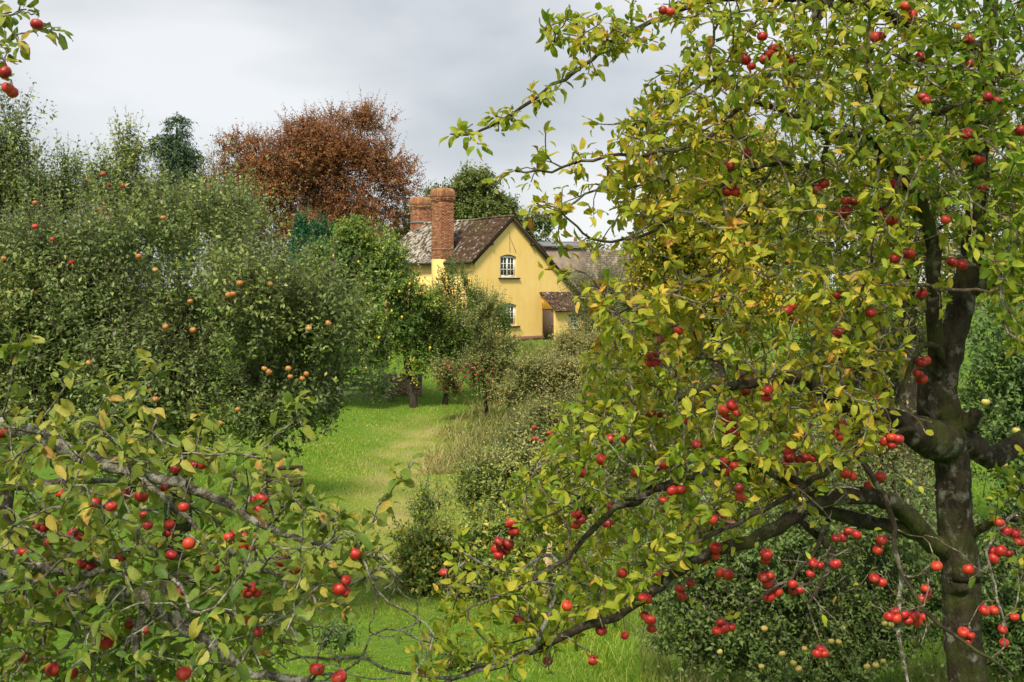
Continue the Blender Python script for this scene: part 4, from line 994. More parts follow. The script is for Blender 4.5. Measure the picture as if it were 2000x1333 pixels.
APPLES_R = (r6((465, 230), (492, 227), (465, 256), (490, 258), (560, 150), (500, 180), (925, 85), (940, 65), (1208, 88), (1080, 155), (1105, 155), (1380, 25),
    (1376, 256), (1393, 250), (1367, 292), (1378, 311), (770, 310), (808, 320), (785, 350), (860, 350), (856, 375),
    (740, 400), (712, 418), (757, 428), (723, 443), (760, 460), (725, 482), (753, 492), (468, 427), (500, 432), (585, 455), (620, 532), (330, 513), (380, 513),
    (300, 583), (240, 632), (490, 610), (513, 600), (415, 630), (713, 588), (748, 605), (723, 622), (755, 545), (1110, 468), (1090, 492), (1106, 508),
    (1050, 397), (1278, 508), (1300, 515), (1280, 532), (1255, 520), (930, 553), (934, 575), (920, 597), (970, 582), (990, 577), (1012, 577),
    (1125, 630), (1148, 640), (1200, 668), (1240, 640), (540, 688), (567, 685), (510, 720), (335, 740), (215, 765), (232, 785), (215, 803), (325, 800), (735, 800), (676, 785), (694, 772),
    (685, 880), (685, 907), (645, 920), (765, 680), (769, 706), (700, 965), (728, 972), (857, 903), (855, 920), (1132, 825), (1115, 845), (1090, 848), (1160, 835), (1245, 855), (1232, 887), (1430, 942),
    (1015, 932), (1036, 938), (1090, 935), (1005, 967), (848, 978), (870, 975), (860, 996), (865, 1045), (895, 1030), (945, 1003), (970, 1022), (947, 1026), (600, 998), (565, 1018), (573, 1042),
    (370, 965), (490, 965), (440, 1048), (455, 1052), (449, 1110), (465, 1122), (470, 1152), (300, 1157), (185, 1075), (380, 1175), (703, 1131), (690, 1160), (714, 1151), (738, 1146),
    (1220, 983), (1245, 996), (1393, 1017), (1393, 1036), (1380, 1053), (1290, 1093), (1270, 1113), (1293, 1117), (1320, 1105), (1333, 1123), (1355, 1108), (1360, 1128), (1385, 1113),
    (1520, 1165), (1545, 1175), (1537, 1193), (1040, 1222), (1051, 1237), (1028, 1236), (0, 795), (8, 823), (272, 1258), (120, 1260), (20, 1120),
    (1590, 1090), (1625, 1090), (1692, 1113), (1652, 1155), (1657, 1200), (1640, 795), (1665, 825), (1697, 832), (1708, 860), (1615, 890), (1645, 890), (1672, 898), (1620, 917), (1537, 952))
  + r4((600, 915), (853, 725), (865, 757), (810, 797), (798, 824), (844, 807), (833, 833), (807, 848))
  + r5((590, 42), (618, 48), (978, 143), (985, 235), (1005, 213), (1022, 190), (910, 235), (935, 260), (1093, 235), (1420, 147), (1443, 140), (1595, 225), (1790, 250), (1785, 155), (1540, 25), (1562, 60), (1605, 378), (1618, 394),
    (1860, 380), (1897, 392), (1988, 512), (1825, 627), (1710, 540), (1780, 525), (915, 600), (848, 648), (858, 728), (871, 750), (837, 750), (1187, 742), (1217, 718), (1305, 785), (1334, 790), (1308, 823), (1288, 838), (1493, 722),
    (1441, 830), (1463, 858), (1489, 862), (1693, 860), (1835, 735), (1720, 1025), (1757, 1035), (1495, 1012), (1530, 990), (1553, 993), (1600, 1150), (1268, 1155)))
APPLES_L = r3((8, 398), (767, 485), (730, 515), (758, 512), (660, 530), (617, 602), (465, 622), (418, 672), (530, 635), (355, 658), (690, 675), (228, 625), (540, 705), (555, 742), (637, 740), (635, 773),
    (710, 812), (450, 862), (135, 750), (161, 752), (272, 773), (293, 787), (180, 805), (88, 840), (310, 885), (336, 899), (300, 935), (217, 995), (810, 907), (945, 648), (983, 643), (970, 683),
    (860, 788), (887, 768), (913, 787), (913, 817), (943, 825), (1060, 878), (1108, 905), (930, 1000), (945, 982), (965, 998), (1300, 950), (1275, 983), (1298, 994), (490, 1115), (548, 1135), (920, 1100), (970, 1145),
    (88, 1237), (200, 1285), (268, 1298), (690, 1300), (1275, 1315), (1190, 1283), (1333, 850), (645, 855), (670, 995), (400, 1180)) + [(72, 48), (10, 142), (15, 172), (24, 181)]

def clusters(pts, dist):
    n_ = len(pts); lab = list(range(n_))
    def find(a):
        while lab[a] != a: a = lab[a]
        return a
    for i in range(n_):
        for j in range(i):
            if math.hypot(pts[i][0] - pts[j][0], pts[i][1] - pts[j][1]) < dist: lab[find(i)] = find(j)
    out = {}
    for i in range(n_): out.setdefault(find(i), []).append(i)
    return list(out.values())

ORD = ['leftmost', 'second', 'third', 'fourth', 'fifth', 'sixth', 'seventh', 'eighth', 'ninth', 'tenth', 'eleventh', 'twelfth', 'thirteenth', 'fourteenth', 'fifteenth', 'sixteenth', 'seventeenth', 'eighteenth', 'nineteenth', 'twentieth']
NUM = ['', 'one', 'two', 'three', 'four', 'five', 'six', 'seven', 'eight', 'nine', 'ten']
def in_cluster(idx, pts):
    """words for each apple of a bunch"""
    n_ = len(idx)
    if n_ == 1: return {idx[0]: None}
    xs_ = [pts[i][0] for i in idx]; ys_ = [pts[i][1] for i in idx]
    if n_ <= 3 and max(xs_) - min(xs_) > max(ys_) - min(ys_):
        o_ = sorted(idx, key=lambda i: pts[i][0]); nm = ['left', 'right'] if n_ == 2 else ['left', 'middle', 'right']
        return {i: nm[k] for k, i in enumerate(o_)}
    o_ = sorted(idx, key=lambda i: pts[i][1])
    nm = ['top'] + [ORD[k] + ' from top' for k in range(1, n_ - 1)] + ['lowest']
    return {i: nm[k] for k, i in enumerate(o_)}
def make_labels(pts, cl, bands, colour, where):
    """bands: list of (ymax, words); label says bunch order from the left at that height, and the place in the bunch"""
    lab = {}
    for bi, (ymax, words_) in enumerate(bands):
        ymin = bands[bi - 1][0] if bi else -1e9
        inb = [c_ for c_ in cl if ymin <= np.mean([pts[i][1] for i in c_]) < ymax]
        for kind in ('single', 'bunch'):
            sub = sorted([c_ for c_ in inb if (len(c_) == 1) == (kind == 'single')], key=lambda c_: np.mean([pts[i][0] for i in c_]))
            for k, c_ in enumerate(sub):
                o_ = (ORD[k] + (' from left' if k else '')) if len(sub) > 1 else 'only'
                for i, w_ in in_cluster(c_, pts).items():
                    if w_ is None: lab[i] = f'{colour} apple, {o_} single one {words_}, {where}'
                    else: lab[i] = f'{w_} {colour} apple, {o_} bunch {words_}, {where}'
    return lab

# --- apple meshes
def apple_mesh(name, mat, seed, squash=.9):
    rg = np.random.default_rng(seed); k, rows = 14, 10; V = [(0, 0, .70)]
    for r_ in range(1, rows):
        t = r_ / rows * math.pi
        rr_ = math.sin(t) * (1 + .06 * math.cos(t)); zz_ = math.cos(t) * squash - .26 * math.exp(-(t / .42) ** 2) + .16 * math.exp(-((math.pi - t) / .4) ** 2)
        for j in range(k):
            a = j / k * 6.2832; w_ = 1 + .025 * math.cos(5 * a + 1) * (1 - math.cos(t)) / 2 + rg.normal() * .006
            V.append((rr_ * math.cos(a) * w_, rr_ * math.sin(a) * w_, zz_))
    V.append((0, 0, -.72)); Fc = []
    for j in range(k): Fc.append((0, 1 + j, 1 + (j + 1) % k))
    for r_ in range(rows - 2):
        for j in range(k): Fc.append((1 + r_ * k + j, 1 + (r_ + 1) * k + j, 1 + (r_ + 1) * k + (j + 1) % k, 1 + r_ * k + (j + 1) % k))
    e = len(V) - 1
    for j in range(k): Fc.append((e, 1 + (rows - 2) * k + (j + 1) % k, 1 + (rows - 2) * k + j))
    b_ = MB(); b_.add(V, Fc); return b_.build(name, mat, smooth=True, link_it=False)
def apple_mat(name, cols, side=None, rough=.42):
    m_, n_, l_, o_ = new_mat(name)
    inf = n_.new('ShaderNodeObjectInfo'); rr_ = ramp(n_, cols); l_.new(inf.outputs['Random'], rr_.inputs['Fac'])
    z_ = obj_noise(n_, l_, 1.3, 3, .5); zs_ = obj_noise(n_, l_, 5, 4, .6, stretch=(3, 3, .5))
    rs = ramp(n_, [(.35, (.75, .72, .7)), (.65, (1.25, 1.2, 1.1))]); l_.new(zs_.outputs['Fac'], rs.inputs['Fac'])
    c_ = mixc(n_, l_, .8, rr_.outputs[0], rs.outputs[0], 'MULTIPLY')
    if side:
        rz_ = ramp(n_, [(.47, (0, 0, 0)), (.68, (.85, .85, .85))]); l_.new(z_.outputs['Fac'], rz_.inputs['Fac'])
        c_ = mixc(n_, l_, rz_.outputs[0], c_, side)
    zf = obj_noise(n_, l_, 22, 2, .5); rf_ = ramp(n_, [(.68, (0, 0, 0)), (.74, (.35, .35, .35))]); l_.new(zf.outputs['Fac'], rf_.inputs['Fac'])
    c_ = mixc(n_, l_, rf_.outputs[0], c_, (.6, .42, .25))
    principled(n_, l_, o_, c_, rough, .45)
    return m_
M['apple_red'] = apple_mat('red_apple_skin', [(0, (.20, .008, .016)), (.4, (.34, .011, .018)), (.8, (.45, .018, .020)), (1, (.52, .05, .025))], side=(.50, .075, .035))
M['apple_orange'] = apple_mat('orange_apple_skin', [(0, (.42, .17, .05)), (.5, (.48, .25, .07)), (1, (.40, .30, .08))], side=(.42, .09, .04))
M['apple_yellow'] = apple_mat('yellow_apple_skin', [(0, (.36, .36, .08)), (.6, (.52, .43, .11)), (1, (.55, .38, .14))])
AP_ME = {k: [apple_mesh('apple_skin', M['apple_' + k], s_, sq) for s_, sq in ((1, .9), (2, .96), (3, .86))] for k in ('red', 'orange', 'yellow')}
b = MB(); b.tube([(0, 0, .6), (.03, .02, .95), (.12, .03, 1.35)], [.05, .04, .055], 5); STALK = b.build('stalk', M['twig'], link_it=False)
b = MB()
for j in range(5):
    a = j / 5 * 6.283; b.add([(.05 * math.cos(a - .5), .05 * math.sin(a - .5), -.74), (.05 * math.cos(a + .5), .05 * math.sin(a + .5), -.74), (.17 * math.cos(a), .17 * math.sin(a), -.86)], [(0, 1, 2), (0, 2, 1)])
CALYX = b.build('calyx', M['timber_dark'], link_it=False)
def apple(pos, rad, kind, label, group, i):
    o_ = link('apple', AP_ME[kind][i % 3]); o_.location = pos; o_.scale = (rad, rad, rad)
    o_.rotation_euler = (random.gauss(0, .35), random.gauss(0, .35), random.random() * 6.28)
    tag(o_, label, 'apple', group)
    link('stalk', STALK, o_); link('calyx', CALYX, o_)
    return o_

# --- shared foreground tree builder
LEAF_VAR = {}
def leaf_variants(matname):
    if matname in LEAF_VAR: return LEAF_VAR[matname]
    out_ = []
    for i in range(24):
        t = (i + .5) / 24; sh = .5 + .12 * math.sin(i * 2.7)
        me = leaves_mesh('leaf', 'hi', np.zeros((1, 3)), np.array([[1., 0, 0]]), np.array([[0, 0, 1.]]), np.ones(1), np.array([sh]), np.array([t]), M[matname], True)
        out_.append((t, me))
    LEAF_VAR[matname] = out_; return out_

def fg_tree(root, base, sk, trunk_ids, spur, bare, apple_pts, apple_Y, apple_rad, matname, leaf_len, tintf, nleaf, seed, step=.045, extra_dir=None, thin=None, sag=.08, pale=False):
    rng = np.random.default_rng(seed)
    ap = np.array([W(a, b_, Y) for (a, b_), Y in zip(apple_pts, apple_Y)])
    stalk_top = ap + np.array([0, 0, 1]) * (np.asarray(apple_rad) * 1.4)[:, None]
    tg = np.vstack([spur, stalk_top, bare])
    tips = sk.grow(tg, step, .004, .5, sag)
    sk.radii(.0025, .38, .014)
    ch = sk.chains()
    by = {}
    for lid, c_ in ch: by.setdefault(lid, []).append((lid, c_))
    for lid in sorted(by):
        if lid < 0: continue
        V, Lp, Tt = chain_tubes(sk, by[lid], base, lambda r: 40 if r > .04 else (14 if r > .015 else 7))
        # knobbly bark
        if lid in trunk_ids or sk.rad[by[lid][0][1]].max() > .018:
            ks = 40 if sk.rad[by[lid][0][1]].max() > .04 else 14; nd = by[lid][0][1]
            if len(by[lid]) == 1 and len(V) == ks * (len(nd) + 2):
                ctr = np.repeat(V.reshape(-1, ks, 3).mean(1), ks, axis=0)
                V = ctr + (V - ctr) * (1 + .10 * wob(V, 7) + .10 * wob(V * np.array([1, 1, .13]) + 5, 26) + .08 * wob(V * np.array([1, 1, .2]) + 9, 62))[:, None]
        nm = 'trunk' if lid in trunk_ids else 'branch'
        thick = sk.rad[by[lid][0][1]].max() > .013
        link(nm, mesh_np(nm, V, Lp, Tt, M['bark'] if (lid in trunk_ids or (thick and not pale)) else M['bark_lichen'], None, True), root)
    V, Lp, Tt = chain_tubes(sk, by.get(-1, []), base, lambda r: 5)
    tag(link('twigs', mesh_np('twigs', V, Lp, Tt, M['bark_lichen'] if pale else M['twig'], None, True), root), kind='stuff')
    # leaves: rosettes at spurs
    nspur = len(spur); tp = np.asarray(tips[:nspur])
    P, D = sk.P[tp], sk.D[tp]
    cnt_ = rng.integers(nleaf[0], nleaf[1] + 1, nspur)
    idx = np.repeat(np.arange(nspur), cnt_); N = len(idx)
    back_ = rng.random(N) ** 2 * .05
    pos = P[idx] - D[idx] * back_[:, None] + rng.normal(size=(N, 3)) * .006
    rd = unit(rng.normal(size=(N, 3)))
    d = unit(D[idx] * .55 + rd * 1.0 + UP * .12)
    d[:, 2] -= .12; d = unit(d)
    # petiole offset
    pos = pos + d * .012
    nr = unit(UP * .8 + D[idx] * .35 + rng.normal(size=(N, 3)) * .6 + np.array([-.10, -.25, 0]))
    L = leaf_len * (.55 + .65 * rng.random(N) ** .8)
    # leaves along young twigs
    kk = np.nonzero((sk.limb[:sk.n] < 0) & (sk.cnt <= 2))[0]
    kk = kk[rng.random(len(kk)) < .30]
    side = unit(np.cross(sk.D[kk], rng.normal(size=(len(kk), 3))))
    d2 = unit(sk.D[kk] * .6 + side * .9); p2 = sk.P[kk] + d2 * .01
    n2 = unit(UP * .8 + sk.D[kk] * .3 + rng.normal(size=(len(kk), 3)) * .4 + np.array([-.1, -.4, 0]))
    L2 = leaf_len * (.5 + .55 * rng.random(len(kk)))
    pos = np.vstack([pos, p2]); d = np.vstack([d, d2]); nr = np.vstack([nr, n2]); L = np.concatenate([L, L2]); N = len(pos)
    ctr = pos + d * (L * .5)[:, None]
    q = to_px(ctr); hide = np.zeros(N, bool)
    for (a, b_), Y, r_ in zip(apple_pts, apple_Y, apple_rad):
        rp = r_ / Y * F * .85
        hide |= (np.hypot(q[:, 0] - a, q[:, 1] - b_) < rp) & (ctr[:, 1] < Y + .06)
    if thin is not None: hide |= thin(q, ctr, rng)
    k_ = ~hide; pos, d, nr, L, q, ctr = pos[k_], d[k_], nr[k_], L[k_], q[k_], ctr[k_]; N = len(pos)
    tint = np.clip(tintf(q, ctr) + rng.normal(size=N) * .14 + np.where(rng.random(N) < .07, .28, 0) + .10 * wob(ctr, 3.0), 0.02, .99)
    Wd = L * (.40 + .16 * rng.random(N))
    # the 300 leaves that show largest become single parts
    facing = np.abs(np.sum(unit(np.cross(np.cross(d, nr), d)) * unit(ctr), axis=1)) + .25
    size = L * Wd * facing / ctr[:, 1] ** 2
    size[(q[:, 0] < 5) | (q[:, 0] > 1995) | (q[:, 1] < 5) | (q[:, 1] > 1328)] = 0
    big = np.argsort(-size)[:300]; rest = np.ones(N, bool); rest[big] = False
    vs_ = leaf_variants(matname)
    for k in big:
        dd = unit(d[k]); s_ = unit(np.cross(nr[k], dd)); n3 = np.cross(dd, s_)
        me = min(vs_, key=lambda v: abs(v[0] - tint[k]))[1]
        o_ = link('leaf', me, root)
        Mx = Matrix(((dd[0], s_[0], n3[0], 0), (dd[1], s_[1], n3[1], 0), (dd[2], s_[2], n3[2], 0), (0, 0, 0, 1)))
        wsc = Wd[k] / L[k] / .5
        o_.matrix_basis = Matrix.Translation(Vector(pos[k] - base)) @ Mx @ Matrix.Diagonal((L[k], L[k] * wsc, L[k] * 1.1, 1))
    o_ = link('foliage', leaves_mesh('foliage', 'hi', pos[rest] - base, d[rest], nr[rest], L[rest], Wd[rest], tint[rest], M[matname], True), root)
    tag(o_, kind='stuff')
    return ap, N

def sample_spurs(poly, n_, yfun, rng, keep=None):
    poly_a = np.array(poly); lo, hi = poly_a.min(0), poly_a.max(0); out_ = []; tot = 0
    while tot < n_:
        Pp = lo + (hi - lo) * rng.random((n_ * 2, 2)); Pp = Pp[inpoly(Pp, poly)]
        Y = yfun(Pp, rng)
        if keep is not None:
            k_ = keep(Pp, Y, rng); Pp, Y = Pp[k_], Y[k_]
        out_.append(np.stack([(Pp[:, 0] - CX) / F * Y, Y, (HZ - Pp[:, 1]) / F * Y], 1)); tot += len(Pp)
    return np.vstack(out_)[:n_]
def along(pts, y0, y1, gap, rng, off=14):
    """spur points beside a traced shoot"""
    P, _ = limb3(pts, y0, y1, 1, 1); Q = smooth_poly(P, gap)
    return Q + rng.normal(size=Q.shape) * off * y0 / F * np.array([1, 1.4, 1])

# ---------------------------------------------------------------- right tree
rg = np.random.default_rng(5)
RY = 5.2
rbase = np.array([(1893 - CX) / F * RY, RY, 0]); rbase[2] = gz(rbase[0], RY)
rtree = empty('apple_tree', rbase); tag(rtree, 'old lichen-barked apple tree laden with red apples filling the right side', 'apple tree')
sk = Skeleton(rg)
tk = [(1897, 1640), (1893, 1500)] + r6((1535, 1333), (1520, 1200), (1512, 1050), (1500, 900), (1488, 740), (1484, 600), (1462, 520), (1438, 440), (1432, 350), (1450, 270))
P, R = limb3(tk, RY, RY, 36, 36); R = np.array([50, 42, 36, 33, 32, 33, 33, 32, 38, 41, 38, 31]) * RY / F
P[0][2] = rbase[2] - .15
T0 = sk.add_limb(P, R, .02, wig=.002)
def L_(pts, y0, y1, r0, r1, open_=True, wig=.005):
    P_, R_ = limb3(pts, y0, y1, r0, r1); return sk.add_limb(P_, R_, .05, wig=wig, open_=open_)
T1 = L_(r6((1450, 300), (1475, 200), (1505, 90), (1520, 0)) + r5((1800, 950), (1815, 800), (1826, 600), (1840, 400), (1855, 200), (1870, 0), (1880, -160)), 5.2, 5.3, 28, 11)
T2 = L_(r6((1440, 300), (1425, 200), (1420, 100)) + r5((1643, 1020), (1632, 900), (1612, 820), (1560, 740), (1490, 650), (1440, 590), (1380, 520)), 5.15, 4.7, 18, 6)
L_(r6((1440, 520), (1385, 500), (1350, 480)), 5.15, 5.0, 42, 26, wig=.003)                                  # burl
L_(r6((1500, 450), (1545, 455), (1565, 425)), 5.2, 5.1, 26, 12, wig=.003)                                  # broken stub
L_(r6((1500, 530), (1555, 530), (1605, 572), (1660, 555), (1740, 505), (1900, 470), (2060, 430)), 5.2, 5.4, 26, 12)
L_(r6((1485, 900), (1420, 860), (1360, 800), (1300, 740), (1240, 710), (1130, 702), (1020, 733), (930, 790), (800, 855), (660, 902), (540, 972), (420, 1070), (330, 1110), (200, 1170), (80, 1225), (-20, 1275)) + [(930, 1310), (860, 1338)], 5.2, 4.25, 20, 4)
L_(r6((1400, 850), (1290, 805), (1190, 795), (1090, 760), (1020, 740)), 5.15, 4.95, 15, 12)
L_(r6((1050, 705), (930, 650), (850, 605), (770, 598), (620, 630), (530, 660), (430, 712), (330, 762), (250, 845), (180, 920), (60, 1000), (-10, 1040)), 4.95, 4.2, 13, 3)
L_(r6((1370, 500), (1260, 430), (1150, 420), (1060, 352), (960, 312), (850, 325), (720, 336), (640, 352), (560, 376)), 5.05, 4.4, 17, 6)
L_(r6((1165, 560), (1050, 632), (900, 722), (760, 790), (640, 852)), 4.85, 4.35, 6, 4)
L_(r6((1350, 480), (1250, 500), (1165, 560), (1212, 635), (1268, 740), (1290, 850), (1310, 960), (1370, 1060), (1432, 1130), (1540, 1212), (1690, 1312)), 4.95, 4.3, 7, 3)
L_(r6((1308, 950), (1300, 1100), (1310, 1250), (1340, 1345)), 4.6, 4.5, 5, 2.5)
L_(r6((1455, 265), (1440, 212), (1398, 192), (1352, 240), (1322, 330), (1292, 392)), 5.1, 4.8, 7, 5)
L_(r5((1440, 590), (1425, 700), (1425, 850), (1400, 1000), (1350, 1190)) + r6((1120, 220), (1090, 290)), 4.75, 4.5, 5, 3)
L_(r6((1080, 890), (1040, 1000), (1000, 1072)), 4.75, 4.6, 6, 3)
L_(r6((1065, 790), (1030, 880), (930, 990), (800, 1062)), 4.8, 4.5, 5, 2.5)
L_(r6((420, 715), (340, 705), (270, 690), (200, 722), (130, 770), (0, 782)), 4.4, 4.2, 4, 2)
L_(r4((1020, 1010), (960, 1170), (880, 1245), (760, 1290), (640, 1318), (520, 1308), (400, 1290), (290, 1243), (130, 1238), (0, 1240)), 4.4, 4.1, 5, 2.5)
L_(r4((1010, 850), (960, 862), (870, 910), (740, 880), (640, 822), (585, 770)), 4.4, 4.15, 4, 1.8)
L_(r4((960, 950), (880, 970), (730, 970), (615, 982)), 4.35, 4.2, 3.2, 2)
# upper crown
L_(r5((1660, 170), (1640, 150), (1540, 90), (1420, 30), (1320, -5), (1200, -60)), 5.2, 4.8, 12, 8)
FR = [r5((1250, 20), (1000, -10), (900, -10), (760, 15), (640, 50), (520, 98), (390, 165), (280, 255), (160, 335), (90, 390), (0, 450)) + [(945, 255), (905, 266), (882, 262)],
      r5((450, 130), (400, 162), (350, 165), (240, 150), (150, 120)),
      r5((1240, 530), (1080, 440), (940, 400), (840, 465), (780, 530), (700, 570), (560, 600), (350, 612), (260, 640), (130, 670), (10, 665)),
      r5((1200, 300), (1000, 290), (870, 305), (740, 330), (650, 380), (560, 430), (470, 470), (390, 490)),
      r5((1210, 640), (1110, 650), (1000, 640), (830, 720), (720, 780), (640, 840), (540, 905), (430, 940), (330, 935), (260, 895), (180, 820)),
      r5((600, 600), (480, 640), (420, 690), (300, 750), (190, 820), (90, 845)),
      r5((600, 700), (420, 740), (390, 700), (360, 660)),
      r5((900, 1000), (830, 1050), (700, 1100), (500, 1190), (430, 1190), (300, 1080), (250, 1060)) ]
for pts, y0, y1, ra, rb_ in zip(FR, (5.0, 4.75, 4.7, 4.7, 4.75, 4.6, 4.6, 4.7), (4.4, 4.6, 4.2, 4.3, 4.2, 4.3, 4.4, 4.3), (6, 3, 6, 5, 5, 3.5, 3, 4), (2, 1.6, 2, 2, 2, 1.6, 1.6, 1.6)):
    L_(pts, y0, y1, ra, rb_)
L_(r5((1830, 480), (1740, 420), (1650, 450), (1560, 480), (1440, 470)), 5.2, 4.7, 5, 3)
L_(r5((1650, 450), (1800, 380), (1950, 340), (2100, 320)), 5.0, 4.7, 4, 3)
L_(r5((1815, 1130), (1900, 1080), (1980, 1040), (2120, 980)), 5.25, 5.1, 13, 8)
L_(r5((1855, 200), (1750, 260), (1640, 330), (1500, 500), (1380, 300)), 5.2, 4.6, 7, 3)
L_(r5((1180, 100), (1240, 0), (1300, -60)), 4.8, 4.9, 6, 5)
L_(r6((1520, 860), (1600, 800), (1680, 780), (1780, 800)), 5.2, 4.8, 10, 5)
L_(r6((1700, 760), (1620, 840), (1600, 900), (1640, 1050), (1660, 1180)), 4.8, 4.6, 3.5, 2)
CROWN_R = [(1340, 20), (1380, -60), (1600, -80), (2150, -80), (2200, 500), (2150, 760), (1990, 700), (1930, 560), (1860, 560), (1815, 640), (1790, 760), (1760, 830), (1690, 880), (1600, 950), (1480, 1010), (1420, 1080), (1300, 1120), (1200, 1200), (1100, 1250), (1010, 1290), (960, 1240), (960, 1140), (1040, 1080), (1010, 1000), (985, 950), (1060, 890), (1080, 810), (1130, 760), (1140, 690), (1190, 650), (1160, 600), (1250, 590), (1300, 520), (1270, 450), (1200, 400), (1235, 330), (1200, 280), (1250, 200), (1340, 120)]
tkx = np.array([p[0] for p in tk[2:]][::-1]); tky = np.array([p[1] for p in tk[2:]][::-1])
def keep_r(Pp, Y, rng):
    tx = np.interp(Pp[:, 1], tky, tkx)
    trunk = (np.abs(Pp[:, 0] - tx) < 95) & (Pp[:, 1] > 600)
    up_ = (np.abs(Pp[:, 0] - 1895) < 40) & (Pp[:, 1] > 250) & (Y < 5.2)
    st2 = (np.abs(Pp[:, 0] - 1822) < 28) & (Pp[:, 1] > 390) & (Y < 5.1)
    gap = wob(np.stack([Pp[:, 0] / 100, Pp[:, 1] / 100, Y * 2], 1), 1.3) < -.42
    return ~(trunk & (Y < 5.4) & (rng.random(len(Y)) < .93)) & ~(up_ & (rng.random(len(Y)) < .7)) & ~(st2 & (rng.random(len(Y)) < .75)) & ~(gap & (rng.random(len(Y)) < .8))
spur = [sample_spurs(CROWN_R, 3000, lambda Pp, rng: np.clip(rng.normal(4.9, .45, len(Pp)), 4.15, 6.1), rg, keep_r)]
spur.append(sample_spurs([(1500, 0), (2150, -40), (2150, 420), (1500, 420)], 170, lambda Pp, rng: rng.uniform(4.4, 6.2, len(Pp)), rg))
for pts, gp, o_ in ((FR[0][3:], .075, 16), (FR[1], .06, 14), (FR[2][2:], .07, 20), (FR[3][2:], .06, 22), (FR[4][1:], .08, 20), (FR[5], .07, 18), (FR[6], .06, 14), (FR[7], .06, 22)):
    spur.append(along(pts, 4.6, 4.3, gp * .72, rg, o_ * .9)); spur.append(along(pts, 4.6, 4.3, gp * 1.8, rg, o_ * 1.7))
spur.append(sample_spurs([(1020, 30), (1120, 0), (1330, 0), (1330, 70), (1200, 110), (1080, 110)], 34, lambda Pp, rng: rng.uniform(4.4, 4.8, len(Pp)), rg))
spur.append(sample_spurs([(1190, 150), (1330, 110), (1350, 170), (1250, 270), (1170, 230)], 8, lambda Pp, rng: rng.uniform(4.4, 4.8, len(Pp)), rg))
spur.append(sample_spurs([(1905, 900), (2060, 880), (2060, 1250), (1920, 1100)], 34, lambda Pp, rng: rng.uniform(4.4, 5.0, len(Pp)), rg))
spur.append(sample_spurs([(860, 1040), (1000, 1050), (1060, 1180), (1020, 1310), (760, 1320), (860, 1200)], 46, lambda Pp, rng: rng.uniform(4.0, 4.5, len(Pp)), rg))
spur.append(np.array([W(a, b_, 4.7) for a, b_ in ((1745, 690), (1835, 600), (1820, 825), (1810, 850), (1700, 700), (1720, 860), (1895, 1130), (1890, 1150), (1600, 1010), (1660, 1080), (1500, 1110))]))
spur = np.vstack(spur)
bareR = np.vstack([sample_spurs([(1400, 980), (1840, 900), (1830, 1300), (1420, 1200)], 60, lambda Pp, rng: rng.uniform(4.3, 5.0, len(Pp)), rg), sample_spurs([(960, 1130), (1200, 1150), (1150, 1330), (900, 1340)], 40, lambda Pp, rng: rng.uniform(4.0, 4.6, len(Pp)), rg), sample_spurs([(1250, 200), (1800, 200), (1800, 900), (1200, 900)], 190, lambda Pp, rng: rng.uniform(4.1, 4.6, len(Pp)), rg)])
clR = clusters(APPLES_R, 34)
YR = np.zeros(len(APPLES_R)); RR = np.zeros(len(APPLES_R))
for c_ in clR:
    yc = float(np.clip(rg.normal(4.55, .22), 4.1, 4.95))
    for q_, i in enumerate(c_): YR[i] = yc + rg.uniform(-.03, .03) + .012 * q_
RR = np.clip(rg.normal(10.9, 1.1, len(APPLES_R)), 8.2, 12.8) * YR / F * .97
def thin_r(q, ctr, rng):
    tx = np.interp(q[:, 1], tky, tkx)
    a_ = (np.abs(q[:, 0] - tx) < 62) & (q[:, 1] > 590) & (ctr[:, 1] < 5.2) & (rng.random(len(q)) < .9)
    b_ = (q[:, 1] > 1000) & (q[:, 0] > 1480) & (q[:, 0] < 1840) & (rng.random(len(q)) < .75)
    return a_ | b_
def tint_r(q, ctr):
    t = .54 + .05 * np.sin(q[:, 0] / 170 + q[:, 1] / 210)
    t = t - .17 * sstep(1700, 2000, q[:, 0]) + .07 * np.exp(-((q[:, 0] - 1450) / 260) ** 2 - ((q[:, 1] - 560) / 320) ** 2) - .06 * sstep(300, 0, q[:, 1]) - .10 * np.exp(-((q[:, 0] - 1200) / 150) ** 2 - ((q[:, 1] - 950) / 120) ** 2)
    return t
apR, nR = fg_tree(rtree, rbase, sk, (T0, T1, T2), spur, bareR, APPLES_R, YR, RR, 'leaf_right', .053, tint_r, (4, 8), 21, thin=thin_r)
BANDS_R = [(90, 'near the top edge'), (200, 'level with copper beech top'), (330, 'just above chimney height'), (400, 'at chimney top height'), (460, 'at cottage roof height'), (560, 'at upstairs window height'), (640, 'at cottage door height'), (700, 'at wall foot height'), (770, 'level with distant gate'), (830, 'at knobbly burl height'), (880, 'level with right bare limb'), (930, 'above the low limb'), (980, 'along the low limb bend'), (1040, 'just under the low limb'), (1090, 'at limb fork height'), (1130, 'at stake top height'), (1180, 'at stake middle height'), (1230, 'at stake foot height'), (1290, 'near the bush bottom'), (2000, 'at the bottom edge')]
labR = make_labels(APPLES_R, clR, BANDS_R, 'red', 'right tree')
for i in range(len(APPLES_R)):
    apple(apR[i], RR[i], 'red', labR[i], 'red apples on the right tree', i)

